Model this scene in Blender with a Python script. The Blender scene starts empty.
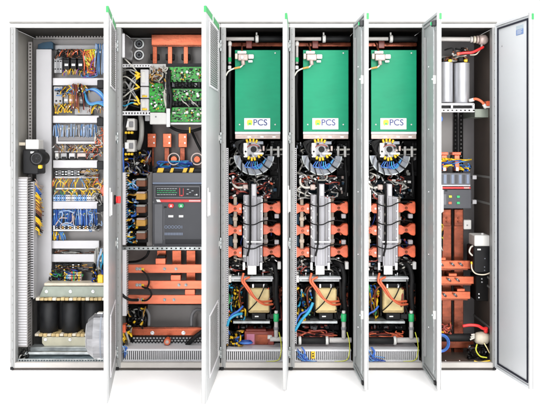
import bpy, math, random
from mathutils import Vector, Matrix

random.seed(7)
SC = bpy.context.scene
COL = SC.collection
S = 0.00575            # metres for one unit of the layout grid (at the cabinet front)
DC = 740.0             # camera distance in units
CX, CY, GY = 264.0, 145.0, 370.0
ZC = (GY - CY) * S

def W(px, py, d=0.0):
    f = (DC + d) / DC
    return Vector(((px - CX) * S * f, d * S, ZC - (py - CY) * S * f))

# ------------------------------------------------------------------ materials
MATS = {}
def mat(name, col, rough=0.5, metal=0.0, noise=0.12, scale=18.0, bump=0.0, spec=0.5, coat=0.0, streak=0.0):
    m = bpy.data.materials.new(name); m.use_nodes = True
    nt = m.node_tree; b = nt.nodes['Principled BSDF']
    tc = nt.nodes.new('ShaderNodeTexCoord')
    n = nt.nodes.new('ShaderNodeTexNoise'); n.inputs['Scale'].default_value = scale
    n.inputs['Detail'].default_value = 5.0
    nt.links.new(tc.outputs['Object'], n.inputs['Vector'])
    r = nt.nodes.new('ShaderNodeValToRGB')
    lo = [max(0.0, c * (1 - noise)) for c in col]; hi = [min(1.0, c * (1 + noise)) for c in col]
    r.color_ramp.elements[0].position = 0.3; r.color_ramp.elements[1].position = 0.7
    r.color_ramp.elements[0].color = (*lo, 1); r.color_ramp.elements[1].color = (*hi, 1)
    nt.links.new(n.outputs['Fac'], r.inputs['Fac'])
    if streak:          # brushed, stained metal: stretched streaks and soft blotches over the base tone
        mp = nt.nodes.new('ShaderNodeMapping'); mp.inputs['Scale'].default_value = (14, 14, 60)
        n3 = nt.nodes.new('ShaderNodeTexNoise'); n3.inputs['Scale'].default_value = 1.0; n3.inputs['Detail'].default_value = 6
        n4 = nt.nodes.new('ShaderNodeTexNoise'); n4.inputs['Scale'].default_value = 7.0; n4.inputs['Detail'].default_value = 3
        nt.links.new(tc.outputs['Object'], mp.inputs['Vector']); nt.links.new(mp.outputs['Vector'], n3.inputs['Vector']); nt.links.new(tc.outputs['Object'], n4.inputs['Vector'])
        av = nt.nodes.new('ShaderNodeMath'); av.operation = 'ADD'; nt.links.new(n3.outputs['Fac'], av.inputs[0]); nt.links.new(n4.outputs['Fac'], av.inputs[1])
        m3 = nt.nodes.new('ShaderNodeMapRange'); m3.inputs['From Min'].default_value = .75; m3.inputs['From Max'].default_value = 1.25
        m3.inputs['To Min'].default_value = 1-streak; m3.inputs['To Max'].default_value = 1+streak*.5
        nt.links.new(av.outputs[0], m3.inputs['Value'])
        mx = nt.nodes.new('ShaderNodeVectorMath'); mx.operation = 'SCALE'
        nt.links.new(r.outputs['Color'], mx.inputs[0]); nt.links.new(m3.outputs['Result'], mx.inputs['Scale'])
        nt.links.new(mx.outputs['Vector'], b.inputs['Base Color'])
    else:
        nt.links.new(r.outputs['Color'], b.inputs['Base Color'])
    mr = nt.nodes.new('ShaderNodeMapRange')
    mr.inputs['To Min'].default_value = max(0.02, rough - 0.08); mr.inputs['To Max'].default_value = min(1, rough + 0.1)
    nt.links.new(n.outputs['Fac'], mr.inputs['Value']); nt.links.new(mr.outputs['Result'], b.inputs['Roughness'])
    b.inputs['Metallic'].default_value = metal
    b.inputs['Specular IOR Level'].default_value = spec
    b.inputs['Coat Weight'].default_value = coat
    if bump:
        bp = nt.nodes.new('ShaderNodeBump'); bp.inputs['Strength'].default_value = bump; bp.inputs['Distance'].default_value = 0.002
        n2 = nt.nodes.new('ShaderNodeTexNoise'); n2.inputs['Scale'].default_value = scale * 12
        nt.links.new(tc.outputs['Object'], n2.inputs['Vector'])
        nt.links.new(n2.outputs['Fac'], bp.inputs['Height']); nt.links.new(bp.outputs['Normal'], b.inputs['Normal'])
    MATS[name] = m
    return m

mat('floor_white', (0.96, 0.95, 0.945), 0.6, noise=0.01, scale=2)
mat('grey_paint', (0.255, 0.255, 0.255), 0.42, noise=0.03, scale=5, bump=0.08)
mat('door_paint', (0.335, 0.345, 0.35), 0.4, noise=0.025, scale=4, bump=0.06)
mat('door_paint_shaded', (0.28, 0.30, 0.30), 0.4, noise=0.05, scale=6, bump=0.06)  # same door paint, darkened: shade on left-facing inner sides put into colour
mat('lip_paint', (0.60, 0.60, 0.585), 0.45, noise=0.02)
mat('frame_paint', (0.22, 0.225, 0.225), 0.42, noise=0.08, scale=9)
mat('frame_dark', (0.16, 0.155, 0.145), 0.5, noise=0.15)
mat('seam_brown', (0.05, 0.04, 0.035), 0.6, noise=0.2)
mat('sill_beige', (0.44, 0.415, 0.39), 0.5, noise=0.08, scale=9)
mat('wall_grey', (0.235, 0.225, 0.205), 0.55, noise=0.14, scale=4, spec=0.3)
mat('shade_and_black', (0.006, 0.0055, 0.0055), 0.7, noise=0.3, scale=6, spec=0.1)  # interior shade of the narrow bays put into colour; also real black parts
mat('wall_brown', (0.070, 0.054, 0.045), 0.5, noise=0.3, scale=5, spec=0.3)
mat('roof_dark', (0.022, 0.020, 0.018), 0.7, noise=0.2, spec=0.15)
mat('plate_grey', (0.235, 0.222, 0.218), 0.42, noise=0.10, scale=6)
mat('plate_dark', (0.17, 0.16, 0.165), 0.42, noise=0.15, scale=6)
mat('plate_warm', (0.15, 0.122, 0.115), 0.4, noise=0.2, scale=7)
mat('galvanised', (0.36, 0.385, 0.39), 0.34, 0.55, noise=0.25, scale=26, streak=0.3)
mat('galv_blue', (0.33, 0.42, 0.46), 0.32, 0.45, noise=0.22, scale=16)
mat('galv_green', (0.21, 0.235, 0.20), 0.4, 0.3, noise=0.15, scale=16)
mat('stack_grey', (0.36, 0.355, 0.385), 0.42, noise=0.06, scale=12)
mat('door_paint_lit', (0.46, 0.475, 0.49), 0.4, noise=0.02, scale=4, bump=0.05)  # same door paint, lightened: light on the last door put into colour
mat('fan_silver', (0.22, 0.22, 0.23), 0.3, 0.6, noise=0.12, scale=12, streak=0.3)
mat('door_edge', (0.31, 0.31, 0.31), 0.42, noise=0.03)
mat('hub_metal', (0.30, 0.30, 0.32), 0.32, 0.5, noise=0.3, scale=50)
mat('duct_grey', (0.40, 0.395, 0.41), 0.42, noise=0.04, scale=8)
mat('duct_light', (0.56, 0.55, 0.57), 0.42, noise=0.04, scale=8)
mat('duct_white', (0.66, 0.66, 0.68), 0.45, noise=0.04, scale=8)
mat('white_plastic', (0.62, 0.61, 0.59), 0.38, noise=0.05)
mat('white_label', (0.78, 0.78, 0.78), 0.4, noise=0.02)
mat('cream', (0.76, 0.61, 0.30), 0.5, noise=0.12, scale=14)
mat('pale_cream', (0.43, 0.41, 0.31), 0.5, noise=0.12, scale=14)
mat('tan_strip', (0.46, 0.34, 0.16), 0.6, noise=0.25, scale=60)
mat('black_plastic', (0.007, 0.007, 0.008), 0.45, noise=0.3, spec=0.22)
mat('black_rubber', (0.007, 0.007, 0.0075), 0.6, noise=0.3, scale=40, spec=0.25)
mat('coil_black', (0.010, 0.0105, 0.012), 0.5, noise=0.3, scale=30, bump=0.25, spec=0.3)
mat('dark_grey', (0.028, 0.028, 0.031), 0.5, noise=0.2, spec=0.25)
mat('mid_grey', (0.20, 0.20, 0.21), 0.45, noise=0.10)
mat('module_grey', (0.34, 0.34, 0.35), 0.45, noise=0.06)
mat('slate', (0.066, 0.068, 0.078), 0.42, noise=0.08, scale=9, spec=0.3)
mat('slate_dark', (0.022, 0.023, 0.028), 0.4, noise=0.08, spec=0.25)
mat('slate_light', (0.105, 0.108, 0.122), 0.4, noise=0.05)
mat('slate_blue', (0.17, 0.21, 0.30), 0.4, noise=0.05)
mat('copper', (0.46, 0.110, 0.052), 0.27, 0.7, noise=0.15, scale=9, bump=0.1, streak=0.3)
mat('copper_bright', (0.66, 0.168, 0.088), 0.30, 0.55, noise=0.10, scale=9, bump=0.1, streak=0.16)
mat('copper_deep', (0.22, 0.052, 0.024), 0.26, 0.6, noise=0.3, scale=14, streak=0.4)
mat('orange', (0.70, 0.135, 0.06), 0.3, noise=0.28, scale=26)
mat('orange_cable', (0.68, 0.14, 0.06), 0.42, noise=0.08)
mat('red', (0.72, 0.03, 0.03), 0.38, noise=0.06)
mat('red_brown', (0.30, 0.055, 0.04), 0.42, noise=0.2)
mat('pink', (0.62, 0.22, 0.34), 0.45, noise=0.06)
mat('green_panel', (0.005, 0.255, 0.130), 0.45, noise=0.06, scale=3, bump=0.05, spec=0.25, streak=0.07)
mat('green_panel_shade', (0.006, 0.24, 0.13), 0.42, noise=0.04, scale=3)
mat('green_label', (0.012, 0.22, 0.055), 0.5, noise=0.05)
mat('pcb_green', (0.016, 0.30, 0.022), 0.38, noise=0.75, scale=95)
mat('green_bright', (0.02, 0.42, 0.14), 0.4, noise=0.08)
mat('lime', (0.50, 0.52, 0.04), 0.45, noise=0.12)
mat('yellow', (0.80, 0.50, 0.02), 0.42, noise=0.08)
mat('amber', (0.46, 0.24, 0.04), 0.42, noise=0.2)
mat('blue', (0.025, 0.11, 0.44), 0.42, noise=0.15)
mat('blue_deep', (0.012, 0.045, 0.26), 0.42, noise=0.15)
mat('blue_mid', (0.07, 0.21, 0.48), 0.42, noise=0.12)
mat('blue_pale', (0.30, 0.42, 0.62), 0.42, noise=0.12)
mat('cyan', (0.025, 0.30, 0.50), 0.4, noise=0.1)
mat('teal_dark', (0.008, 0.035, 0.065), 0.45, noise=0.3, spec=0.25)
mat('purple', (0.20, 0.05, 0.35), 0.4, noise=0.1)
mat('brown', (0.16, 0.055, 0.025), 0.45, noise=0.2)
mat('wire_grey', (0.28, 0.275, 0.26), 0.45, noise=0.1)
mat('wire_white', (0.52, 0.50, 0.45), 0.45, noise=0.06)
mat('wire_green', (0.05, 0.30, 0.10), 0.42, noise=0.1)
mat('silver', (0.70, 0.71, 0.73), 0.24, 0.9, noise=0.06, scale=30)
mat('aluminium', (0.56, 0.57, 0.60), 0.36, 0.55, noise=0.05, scale=12)
mat('cool_grey', (0.19, 0.205, 0.235), 0.34, 0.35, noise=0.06)
mat('pinkish', (0.44, 0.35, 0.32), 0.38, 0.2, noise=0.12, scale=40)
mat('pipe_grey', (0.44, 0.42, 0.405), 0.42, noise=0.06, scale=12)
mat('ivory', (0.56, 0.50, 0.40), 0.45, noise=0.12, scale=30)
mat('zinc_yellow', (0.72, 0.60, 0.30), 0.35, 0.5, noise=0.15)
mat('gasket', (0.008, 0.009, 0.018), 0.6, noise=0.2, spec=0.2)
mat('logo_lime', (0.55, 0.60, 0.03), 0.45, noise=0.25, scale=400)
mat('ink_blue', (0.04, 0.055, 0.20), 0.45, noise=0.05)
mat('ink_grey', (0.45, 0.47, 0.50), 0.5, noise=0.05)
mat('sticker_blue', (0.12, 0.19, 0.36), 0.4, noise=0.2, scale=150)
mat('sticker_grey', (0.30, 0.36, 0.40), 0.4, noise=0.15, scale=150)

# ------------------------------------------------------------------ mesh builder
class MB:
    def __init__(s):
        s.v = []; s.f = []; s.m = []; s.sm = []; s.slots = []
    def mi(s, name):
        if name not in s.slots: s.slots.append(name)
        return s.slots.index(name)
    def add(s, vs, fs, m, smooth=False):
        o = len(s.v); s.v += [Vector(p) for p in vs]; k = s.mi(m)
        for f in fs:
            s.f.append([i + o for i in f]); s.m.append(k); s.sm.append(smooth)
    def box(s, x0, x1, y0, y1, z0, z1, m, ch=0.0):
        if x0 > x1: x0, x1 = x1, x0
        if y0 > y1: y0, y1 = y1, y0
        if z0 > z1: z0, z1 = z1, z0
        ch = min(ch, 0.3 * min(x1 - x0, y1 - y0, z1 - z0))
        if ch <= 1e-6:
            vs = [(x, y, z) for x in (x0, x1) for y in (y0, y1) for z in (z0, z1)]
            s.add(vs, [(0,1,3,2),(4,6,7,5),(0,4,5,1),(2,3,7,6),(0,2,6,4),(1,5,7,3)], m); return s
        c = ((x0+x1)/2, (y0+y1)/2, (z0+z1)/2); h = ((x1-x0)/2, (y1-y0)/2, (z1-z0)/2)
        vs = []; idx = {}
        for sx in (-1,1):
            for sy in (-1,1):
                for sz in (-1,1):
                    sg = (sx, sy, sz)
                    for a in range(3):
                        p = [c[k] + sg[k]*(h[k] if k == a else h[k]-ch) for k in range(3)]
                        idx[(sx,sy,sz,a)] = len(vs); vs.append(p)
        fs = []
        for a in range(3):
            b, d = (a+1) % 3, (a+2) % 3
            for sg in (-1,1):
                q = []
                for (u, w) in ((-1,-1),(1,-1),(1,1),(-1,1)):
                    k = [0,0,0]; k[a] = sg; k[b] = u; k[d] = w; q.append(idx[(*k, a)])
                fs.append(q if sg > 0 else q[::-1])
        for a in range(3):       # edges running along axis a
            b, d = (a+1) % 3, (a+2) % 3
            for u in (-1,1):
                for w in (-1,1):
                    k0 = [0,0,0]; k1 = [0,0,0]; k0[a] = -1; k1[a] = 1
                    for k in (k0, k1): k[b] = u; k[d] = w
                    q = [idx[(*k0,b)], idx[(*k1,b)], idx[(*k1,d)], idx[(*k0,d)]]
                    fs.append(q if u*w < 0 else q[::-1])
        for sx in (-1,1):
            for sy in (-1,1):
                for sz in (-1,1):
                    t = [idx[(sx,sy,sz,a)] for a in range(3)]
                    fs.append(t if sx*sy*sz > 0 else t[::-1])
        s.add(vs, fs, m); return s
    def pb(s, px0, py0, px1, py1, d0, d1, m, ch=0.15):
        a = W(px0, py0, d0); b = W(px1, py1, d0)
        return s.box(a.x, b.x, d0*S, d1*S, b.z, a.z, m, ch*S)
    def tube(s, pts, r, m, seg=7):
        pts = [Vector(p) for p in pts]; n = len(pts); rings = []
        t = (pts[1]-pts[0]).normalized()
        up = Vector((0,0,1)) if abs(t.z) < 0.9 else Vector((1,0,0))
        nrm = t.cross(up).normalized()
        vs = []
        for i, p in enumerate(pts):
            tt = (pts[min(i+1,n-1)] - pts[max(i-1,0)])
            if tt.length > 1e-9: t = tt.normalized()
            nrm = (nrm - t*nrm.dot(t))
            nrm = nrm.normalized() if nrm.length > 1e-6 else t.orthogonal().normalized()
            bn = t.cross(nrm)
            rr = r[i] if isinstance(r, (list, tuple)) else r
            for k in range(seg):
                a = 2*math.pi*k/seg
                vs.append(p + nrm*math.cos(a)*rr + bn*math.sin(a)*rr)
        fs = []
        for i in range(n-1):
            for k in range(seg):
                k2 = (k+1) % seg
                fs.append((i*seg+k, i*seg+k2, (i+1)*seg+k2, (i+1)*seg+k))
        s.add(vs, fs, m, True)
        o = len(s.v) - len(vs)
        s.f.append([o+k for k in range(seg)][::-1]); s.m.append(s.mi(m)); s.sm.append(False)
        s.f.append([o+(n-1)*seg+k for k in range(seg)]); s.m.append(s.mi(m)); s.sm.append(False)
        return s
    def lathe(s, o, axis, prof, m, seg=24, flat=False):
        """prof: list of (t along axis, radius)"""
        o = Vector(o); ax = Vector(axis).normalized(); u = ax.orthogonal().normalized(); w = ax.cross(u)
        vs = []; fs = []
        for (t, r) in prof:
            for k in range(seg):
                a = 2*math.pi*(k+0.5)/seg
                vs.append(o + ax*t + (u*math.cos(a) + w*math.sin(a))*r)
        for i in range(len(prof)-1):
            for k in range(seg):
                k2 = (k+1) % seg
                fs.append((i*seg+k, i*seg+k2, (i+1)*seg+k2, (i+1)*seg+k))
        base = len(s.v)
        s.add(vs, fs, m, not flat)
        n = len(prof)
        s.f.append([base+k for k in range(seg)][::-1]); s.m.append(s.mi(m)); s.sm.append(False)
        s.f.append([base+(n-1)*seg+k for k in range(seg)]); s.m.append(s.mi(m)); s.sm.append(False)
        return s
    def cyl(s, a, b, r, m, seg=20, bev=0.12):
        a = Vector(a); b = Vector(b); L = (b-a).length; c = min(r*bev, L*0.3)
        return s.lathe(a, b-a, [(0, r-c), (c, r), (L-c, r), (L, r-c)], m, seg)
    def disc(s, px, py, d0, d1, rpx, m, seg=22, bev=0.12):
        f = (DC+d0)/DC
        p = W(px, py, d0); q = Vector((p.x, d1*S, p.z))
        return s.cyl(q, p, rpx*S*f, m, seg, bev)
    def ring(s, px, py, d0, d1, ro, ri, m, a0=0, a1=360, seg=32):
        f = (DC+d0)/DC; c = W(px, py, d0); ro *= S*f; ri *= S*f
        n = max(4, int(seg*(a1-a0)/360)); full = (a1-a0) >= 360
        vs = []; fs = []
        for i in range(n + (0 if full else 1)):
            a = math.radians(a0 + (a1-a0)*i/n); ca, sa = math.cos(a), math.sin(a)
            for (r, y) in ((ro,d0*S),(ri,d0*S),(ri,d1*S),(ro,d1*S)):
                vs.append((c.x+ca*r, y, c.z+sa*r))
        N = n if full else n+1
        for i in range(n):
            j = (i+1) % N
            for k in range(4):
                k2 = (k+1) % 4
                fs.append((i*4+k, i*4+k2, j*4+k2, j*4+k))
        if not full:
            fs.append((0,3,2,1)); fs.append((n*4, n*4+1, n*4+2, n*4+3))
        s.add(vs, fs, m); return s
    def prism(s, poly, d0, d1, m, inset=0.25):
        """poly: list of layout (px,py) at depth d0, extruded straight back to d1 with a small front chamfer"""
        P = [W(x, y, d0) for x, y in poly]; n = len(P)
        c = sum(P, Vector())/n
        fr = [p + (c-p).normalized()*inset*S for p in P]
        vs = [(p.x, d0*S, p.z) for p in fr] + [(p.x, (d0+inset)*S, p.z) for p in P] + [(p.x, d1*S, p.z) for p in P]
        fs = [list(range(n)), list(range(2*n, 3*n))[::-1]]
        for L in (0, n):
            for k in range(n):
                k2 = (k+1) % n
                fs.append((L+k, L+n+k, L+n+k2, L+k2))
        s.add(vs, fs, m); return s
    def build(s, name, org=Vector((0,0,0))):
        me = bpy.data.meshes.new(name)
        me.from_pydata([tuple(p-org) for p in s.v], [], s.f)
        for nm in s.slots: me.materials.append(MATS[nm])
        me.polygons.foreach_set('material_index', s.m)
        me.polygons.foreach_set('use_smooth', s.sm)
        me.update()
        o = bpy.data.objects.new(name, me); COL.objects.link(o)
        return o
    def base(s):
        xs = [p.x for p in s.v]; ys = [p.y for p in s.v]; zs = [p.z for p in s.v]
        return Vector(((min(xs)+max(xs))/2, (min(ys)+max(ys))/2, min(zs)))

def crom(pts, n=6):
    P = [Vector(p) for p in pts]
    if len(P) < 3: return P
    P = [P[0]*2-P[1]] + P + [P[-1]*2-P[-2]]
    out = []
    for i in range(1, len(P)-2):
        a, b, c, d = P[i-1], P[i], P[i+1], P[i+2]
        for k in range(n):
            t = k/n
            out.append(0.5*((2*b)+(c-a)*t+(2*a-5*b+4*c-d)*t*t+(3*b-a-3*c+d)*t**3))
    out.append(P[-2]); return out

REC = None       # recorder: things to be repeated in the next bays
class T:
    def __init__(s, name, label, cat, group=None, at=None):
        s.name, s.label, s.cat, s.group = name, label, cat, group
        s.e = None
        if at: s._mk(W(*at))
    def _mk(s, loc):
        e = bpy.data.objects.new(s.name, None); e.empty_display_size = 0.02; COL.objects.link(e); e.location = loc
        e['label'] = s.label; e['category'] = s.cat
        if s.group: e['group'] = s.group
        s.e = e; s.L = Vector(loc)
        if REC is not None: REC.append(e)
    def part(s, name, mb, parent=None, label=None, raw=False, loc=None, rot=None):
        if s.e is None: s._mk(mb.base())
        o = mb.build(name, Vector() if raw else s.L)
        o.parent = parent or s.e
        if loc is not None: o.location = loc
        if rot is not None: o.rotation_euler = rot
        if label: o['label'] = label
        return o
def solo(name, label, cat, mb, group=None):
    b = mb.base(); o = mb.build(name, b); o.location = b
    o['label'] = label; o['category'] = cat
    if group: o['group'] = group
    if REC is not None: REC.append(o)
    return o
def structure(name, mb):
    o = mb.build(name); o['kind'] = 'structure'; return o
def P(*a): return MB().pb(*a)
def wire(pts, r, m, seg=6, n=6):
    return MB().tube(crom([W(*p) for p in pts], n), r*S, m, seg)
def bolt(px, py, d, r, m='silver', proud=1.4):
    mb = MB(); f = (DC+d)/DC
    p = W(px, py, d)
    mb.cyl((p.x, d*S, p.z), (p.x, (d-0.5)*S, p.z), r*S*f*1.35, m, 14)
    mb.lathe((p.x, (d-0.5)*S, p.z), (0,-1,0), [(0, r*S*f*.9), (proud*S*.8, r*S*f*.9), (proud*S, r*S*f*.7)], m, 6, True)
    return mb
def text_mesh(txt, px0, py_base, d, width_px, m, depth=0.15, bold=0.0):
    cu = bpy.data.curves.new('text', 'FONT'); cu.body = txt; cu.extrude = 0.01; cu.offset = bold
    o = bpy.data.objects.new('text', cu); COL.objects.link(o)
    bpy.context.view_layer.update()
    dg = bpy.context.evaluated_depsgraph_get()
    me = bpy.data.meshes.new_from_object(o.evaluated_get(dg))
    bpy.data.objects.remove(o); bpy.data.curves.remove(cu)
    xs = [v.co.x for v in me.vertices]; x0 = min(xs); sc = width_px*S*(DC+d)/DC/(max(xs)-x0)
    org = W(px0, py_base, d); mb = MB()
    zs = [v.co.z for v in me.vertices]; z0, z1 = min(zs), max(zs)
    vs = [(org.x+(v.co.x-x0)*sc, org.y-(0.0 if v.co.z < (z0+z1)/2 else depth*S), org.z+v.co.y*sc) for v in me.vertices]
    mb.add(vs, [tuple(p.vertices) for p in me.polygons], m)
    bpy.data.meshes.remove(me)
    return mb

# ------------------------------------------------------------------ reusable equipment
def duct_cover(label, x0, y0, x1, y1, d=57, back=67, m='duct_light', clip=True, group='closed wiring ducts on the left mounting plate'):
    t = T('wiring_duct', label, 'wiring duct', group)
    t.part('cover', P(x0, y0, x1, y1, d, d+2, m, .35))
    f = (DC+d)/DC
    t.part('base', MB().pb(x0+.2, y0+.5, x1-.2, y1-.5, d+2.05, back, 'mid_grey', 0))
    return t
def slotted_duct_h(label, x0, y0, x1, y1, d=12, group=None, front='duct_white', second=True):
    """horizontal slotted wiring duct: lid on top, a comb of fingers below"""
    t = T('slotted_duct', label, 'wiring duct', group)
    h = y1-y0
    y0 = y0+h*.26; yl = y0+h*.12
    lid = P(x0, y0, x1, yl, d, d+26, front, .4)
    t.part('lid', lid)
    c = MB(); n = int((x1-x0)/2.0); st = (x1-x0)/n
    for k in range(n):
        x = x0+st*k+st*.25
        c.pb(x, yl+.02, x+st*.5, y1-1.8, d+.4, d+1.6, front, .08)
    c.pb(x0, y1-1.8, x1, y1, d+.35, d+1.7, front, .1)
    t.part('finger_comb', c)
    t.part('base', MB().pb(x0+.3, yl+.1, x1-.3, y1-.1, d+8, d+24, 'mid_grey', 0))
    return t
def slotted_duct_v(label, x0, y0, x1, y1, d, side=0.0, group=None, m='duct_white', pitch=2.0):
    t = T('slotted_duct', label, 'wiring duct', group)
    t.part('cover', P(x0, y0, x1, y1, d, d+1.2, m, .3))
    n = int((y1-y0)/pitch)
    for (a, b) in ((x0+.1, x0+1.0), (x1-1.0, x1-.1)):
        c = MB()
        for k in range(n):
            y = y0+(y1-y0)*k/n; c.pb(a, y+.3, b, y+pitch*.66, d+1.25, d+12, m, .05)
        t.part('finger_comb', c)
    t.part('base', MB().pb(x0+1.3, y0+.2, x1-1.3, y1-.2, d+11, d+13, 'mid_grey', 0))
    return t
def perforated(mb, px0, py0, px1, py1, d, m, thick=1.5, pitch=3.0, hole=0.5, vertical=False):
    """a flat rail with real square holes"""
    if not vertical:
        h = py1-py0; a, b = py0+h*.28, py1-h*.28
        mb.pb(px0, py0, px1, a, d, d+thick, m, .05); mb.pb(px0, b, px1, py1, d, d+thick, m, .05)
        n = max(2, int((px1-px0)/pitch)); st = (px1-px0)/n
        for k in range(n):
            mb.pb(px0+st*k, a+.01, px0+st*(k+1-hole), b-.01, d+.02, d+thick-.02, m, 0)
    else:
        w = px1-px0; a, b = px0+w*.28, px1-w*.28
        mb.pb(px0, py0, a, py1, d, d+thick, m, .05); mb.pb(b, py0, px1, py1, d, d+thick, m, .05)
        n = max(2, int((py1-py0)/pitch)); st = (py1-py0)/n
        for k in range(n):
            mb.pb(a+.01, py0+st*k, b-.01, py0+st*(k+1-hole), d+.02, d+thick-.02, m, 0)
    return mb
def terminal_strip(label, x0, y0, x1, y1, d, n, mats, group=None, rail=True, tip=None):
    t = T('terminal_strip', label, 'terminal strip', group)
    if rail:
        t.part('rail', P(x0-1, y0+(y1-y0)*.35, x1+1, y0+(y1-y0)*.65, d+5, d+7, 'galvanised', .1))
    st = (x1-x0)/n
    for k in range(n):
        m = mats[k % len(mats)] if isinstance(mats, (list, tuple)) else mats
        b = MB().pb(x0+st*k+.04, y0, x0+st*(k+1)-.08, y1, d, d+4.9, m, .12)
        c = x0+st*(k+.5); w = st*.28
        for yy in (y0+(y1-y0)*.18, y1-(y1-y0)*.3):
            b.pb(c-w, yy, c+w, yy+min(1.2, (y1-y0)*.16), d-.12, d+.2, 'black_plastic' if m != 'black_plastic' else 'silver', 0)
        if tip: b.pb(c-w*1.2, (y0+y1)/2-.4, c+w*1.2, (y0+y1)/2+.4, d-.2, d+.2, tip, 0)
        t.part('terminal', b)
    return t
def fringe(label, x0, x1, y0, y1, d, n, mats, r=.42, bulge=5, jit=1.5, group=None, name='wire_bundle', dd=3, seed=1, ferrule=None):
    """a row of single wires running down from y0 to y1, tied into one bundle"""
    rnd = random.Random(seed); t = T(name, label, 'wires', group)
    for k in range(n):
        x = x0+(x1-x0)*(k+.5)/n; j = rnd.uniform(-jit, jit)*1.7; b = bulge*rnd.uniform(.3, 1.25)
        dj = rnd.uniform(-dd, dd)*.5
        ya, yb = y0+rnd.uniform(-.8, 1.2), y1+rnd.uniform(-1.6, .8)
        m = rnd.choice(mats)
        w = wire([(x, ya, d), (x+j*.4, ya+(yb-ya)*.25, d-b*.7+dj), (x+j, ya+(yb-ya)*.6, d-b+dj), (x+j*1.2, yb, d+dj*.3)], r*rnd.uniform(.85, 1.15), m, 5, 5)
        if rnd.random() < .35:
            e = W(x+j*.4, ya+(yb-ya)*.25, d-b*.7+dj); g = W(x+j*.6, ya+(yb-ya)*.42, d-b*.85+dj)
            w.cyl(e, e+(g-e).normalized()*min(1.7*S, (g-e).length), r*1.3*S, rnd.choice(['white_label', 'white_label', 'lime']), 6)
        if ferrule:
            e = W(x+j*1.2, yb, d+dj*.3); g = W(x+j*1.1, yb-1.6, d-b*.35+dj*.5)
            w.cyl(g, e, r*1.5*S, ferrule, 7)
        t.part('wire', w)
    return t
def tangle(label, x0, y0, x1, y1, d0, d1, n, mats, r=.5, group=None, seed=1, lug=None, name='wire_bundle', reach=.6):
    """loose looping wires"""
    rnd = random.Random(seed); t = T(name, label, 'wires', group)
    wx, wy = x1-x0, y1-y0
    for k in range(n):
        m = rnd.choice(mats)
        x, y = rnd.uniform(x0, x1), rnd.uniform(y0, y1)
        pts = [(x, y, rnd.uniform((d0+d1)/2, d1))]
        a = rnd.uniform(0, 6.28)
        for q in range(rnd.choice((3, 4, 4, 5))):
            a += rnd.uniform(-1.3, 1.3); st = rnd.uniform(.18, .42)*reach*2
            x += math.cos(a)*st*wx; y += math.sin(a)*st*wy
            mx, my = (x0+x1)/2, (y0+y1)/2
            if abs(x-mx) > wx*.42: x = mx+(x-mx)*.42*wx/abs(x-mx)*rnd.uniform(.8, 1.15); a += 1.6
            if abs(y-my) > wy*.42: y = my+(y-my)*.42*wy/abs(y-my)*rnd.uniform(.8, 1.15); a += 1.6
            pts.append((x, y, rnd.uniform(d0, d1)))
        w = wire(pts, r*rnd.uniform(.75, 1.25), m, 6, 6)
        if lug and rnd.random() < .5:
            a, b = Vector(W(*pts[-1])), Vector(W(*pts[-2])); v = (b-a).normalized()
            w.cyl(a, a+v*min(5*r*S, (b-a).length*.6), r*1.4*S, rnd.choice(lug), 8)
        t.part('wire', w)
    return t
def cable(label, pts, r, m, group=None, lug=None, name='cable', lug_end=None):
    if lug is None:
        return solo(name, label, 'cable', wire(pts, r, m, 9, 8), group)
    t = T(name, label, 'cable', group)
    t.part('jacket', wire(pts, r, m, 9, 8))
    for (i, j) in ((0, 1), (-1, -2)):
        if lug_end is not None and i not in lug_end: continue
        a, b = W(*pts[i]), W(*pts[j]); v = (b-a).normalized()
        t.part('cable_lug', MB().cyl(a-v*r*S*.5, a+v*r*3.2*S, r*1.35*S, lug, 10))
    return t
# ================================================================== ground
gm = MB(); gm.add([(-40,-40,-0.004),(40,-40,-0.004),(40,40,-0.004),(-40,40,-0.004)], [(0,1,2,3)], 'floor_white')
structure('floor', gm)

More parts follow.
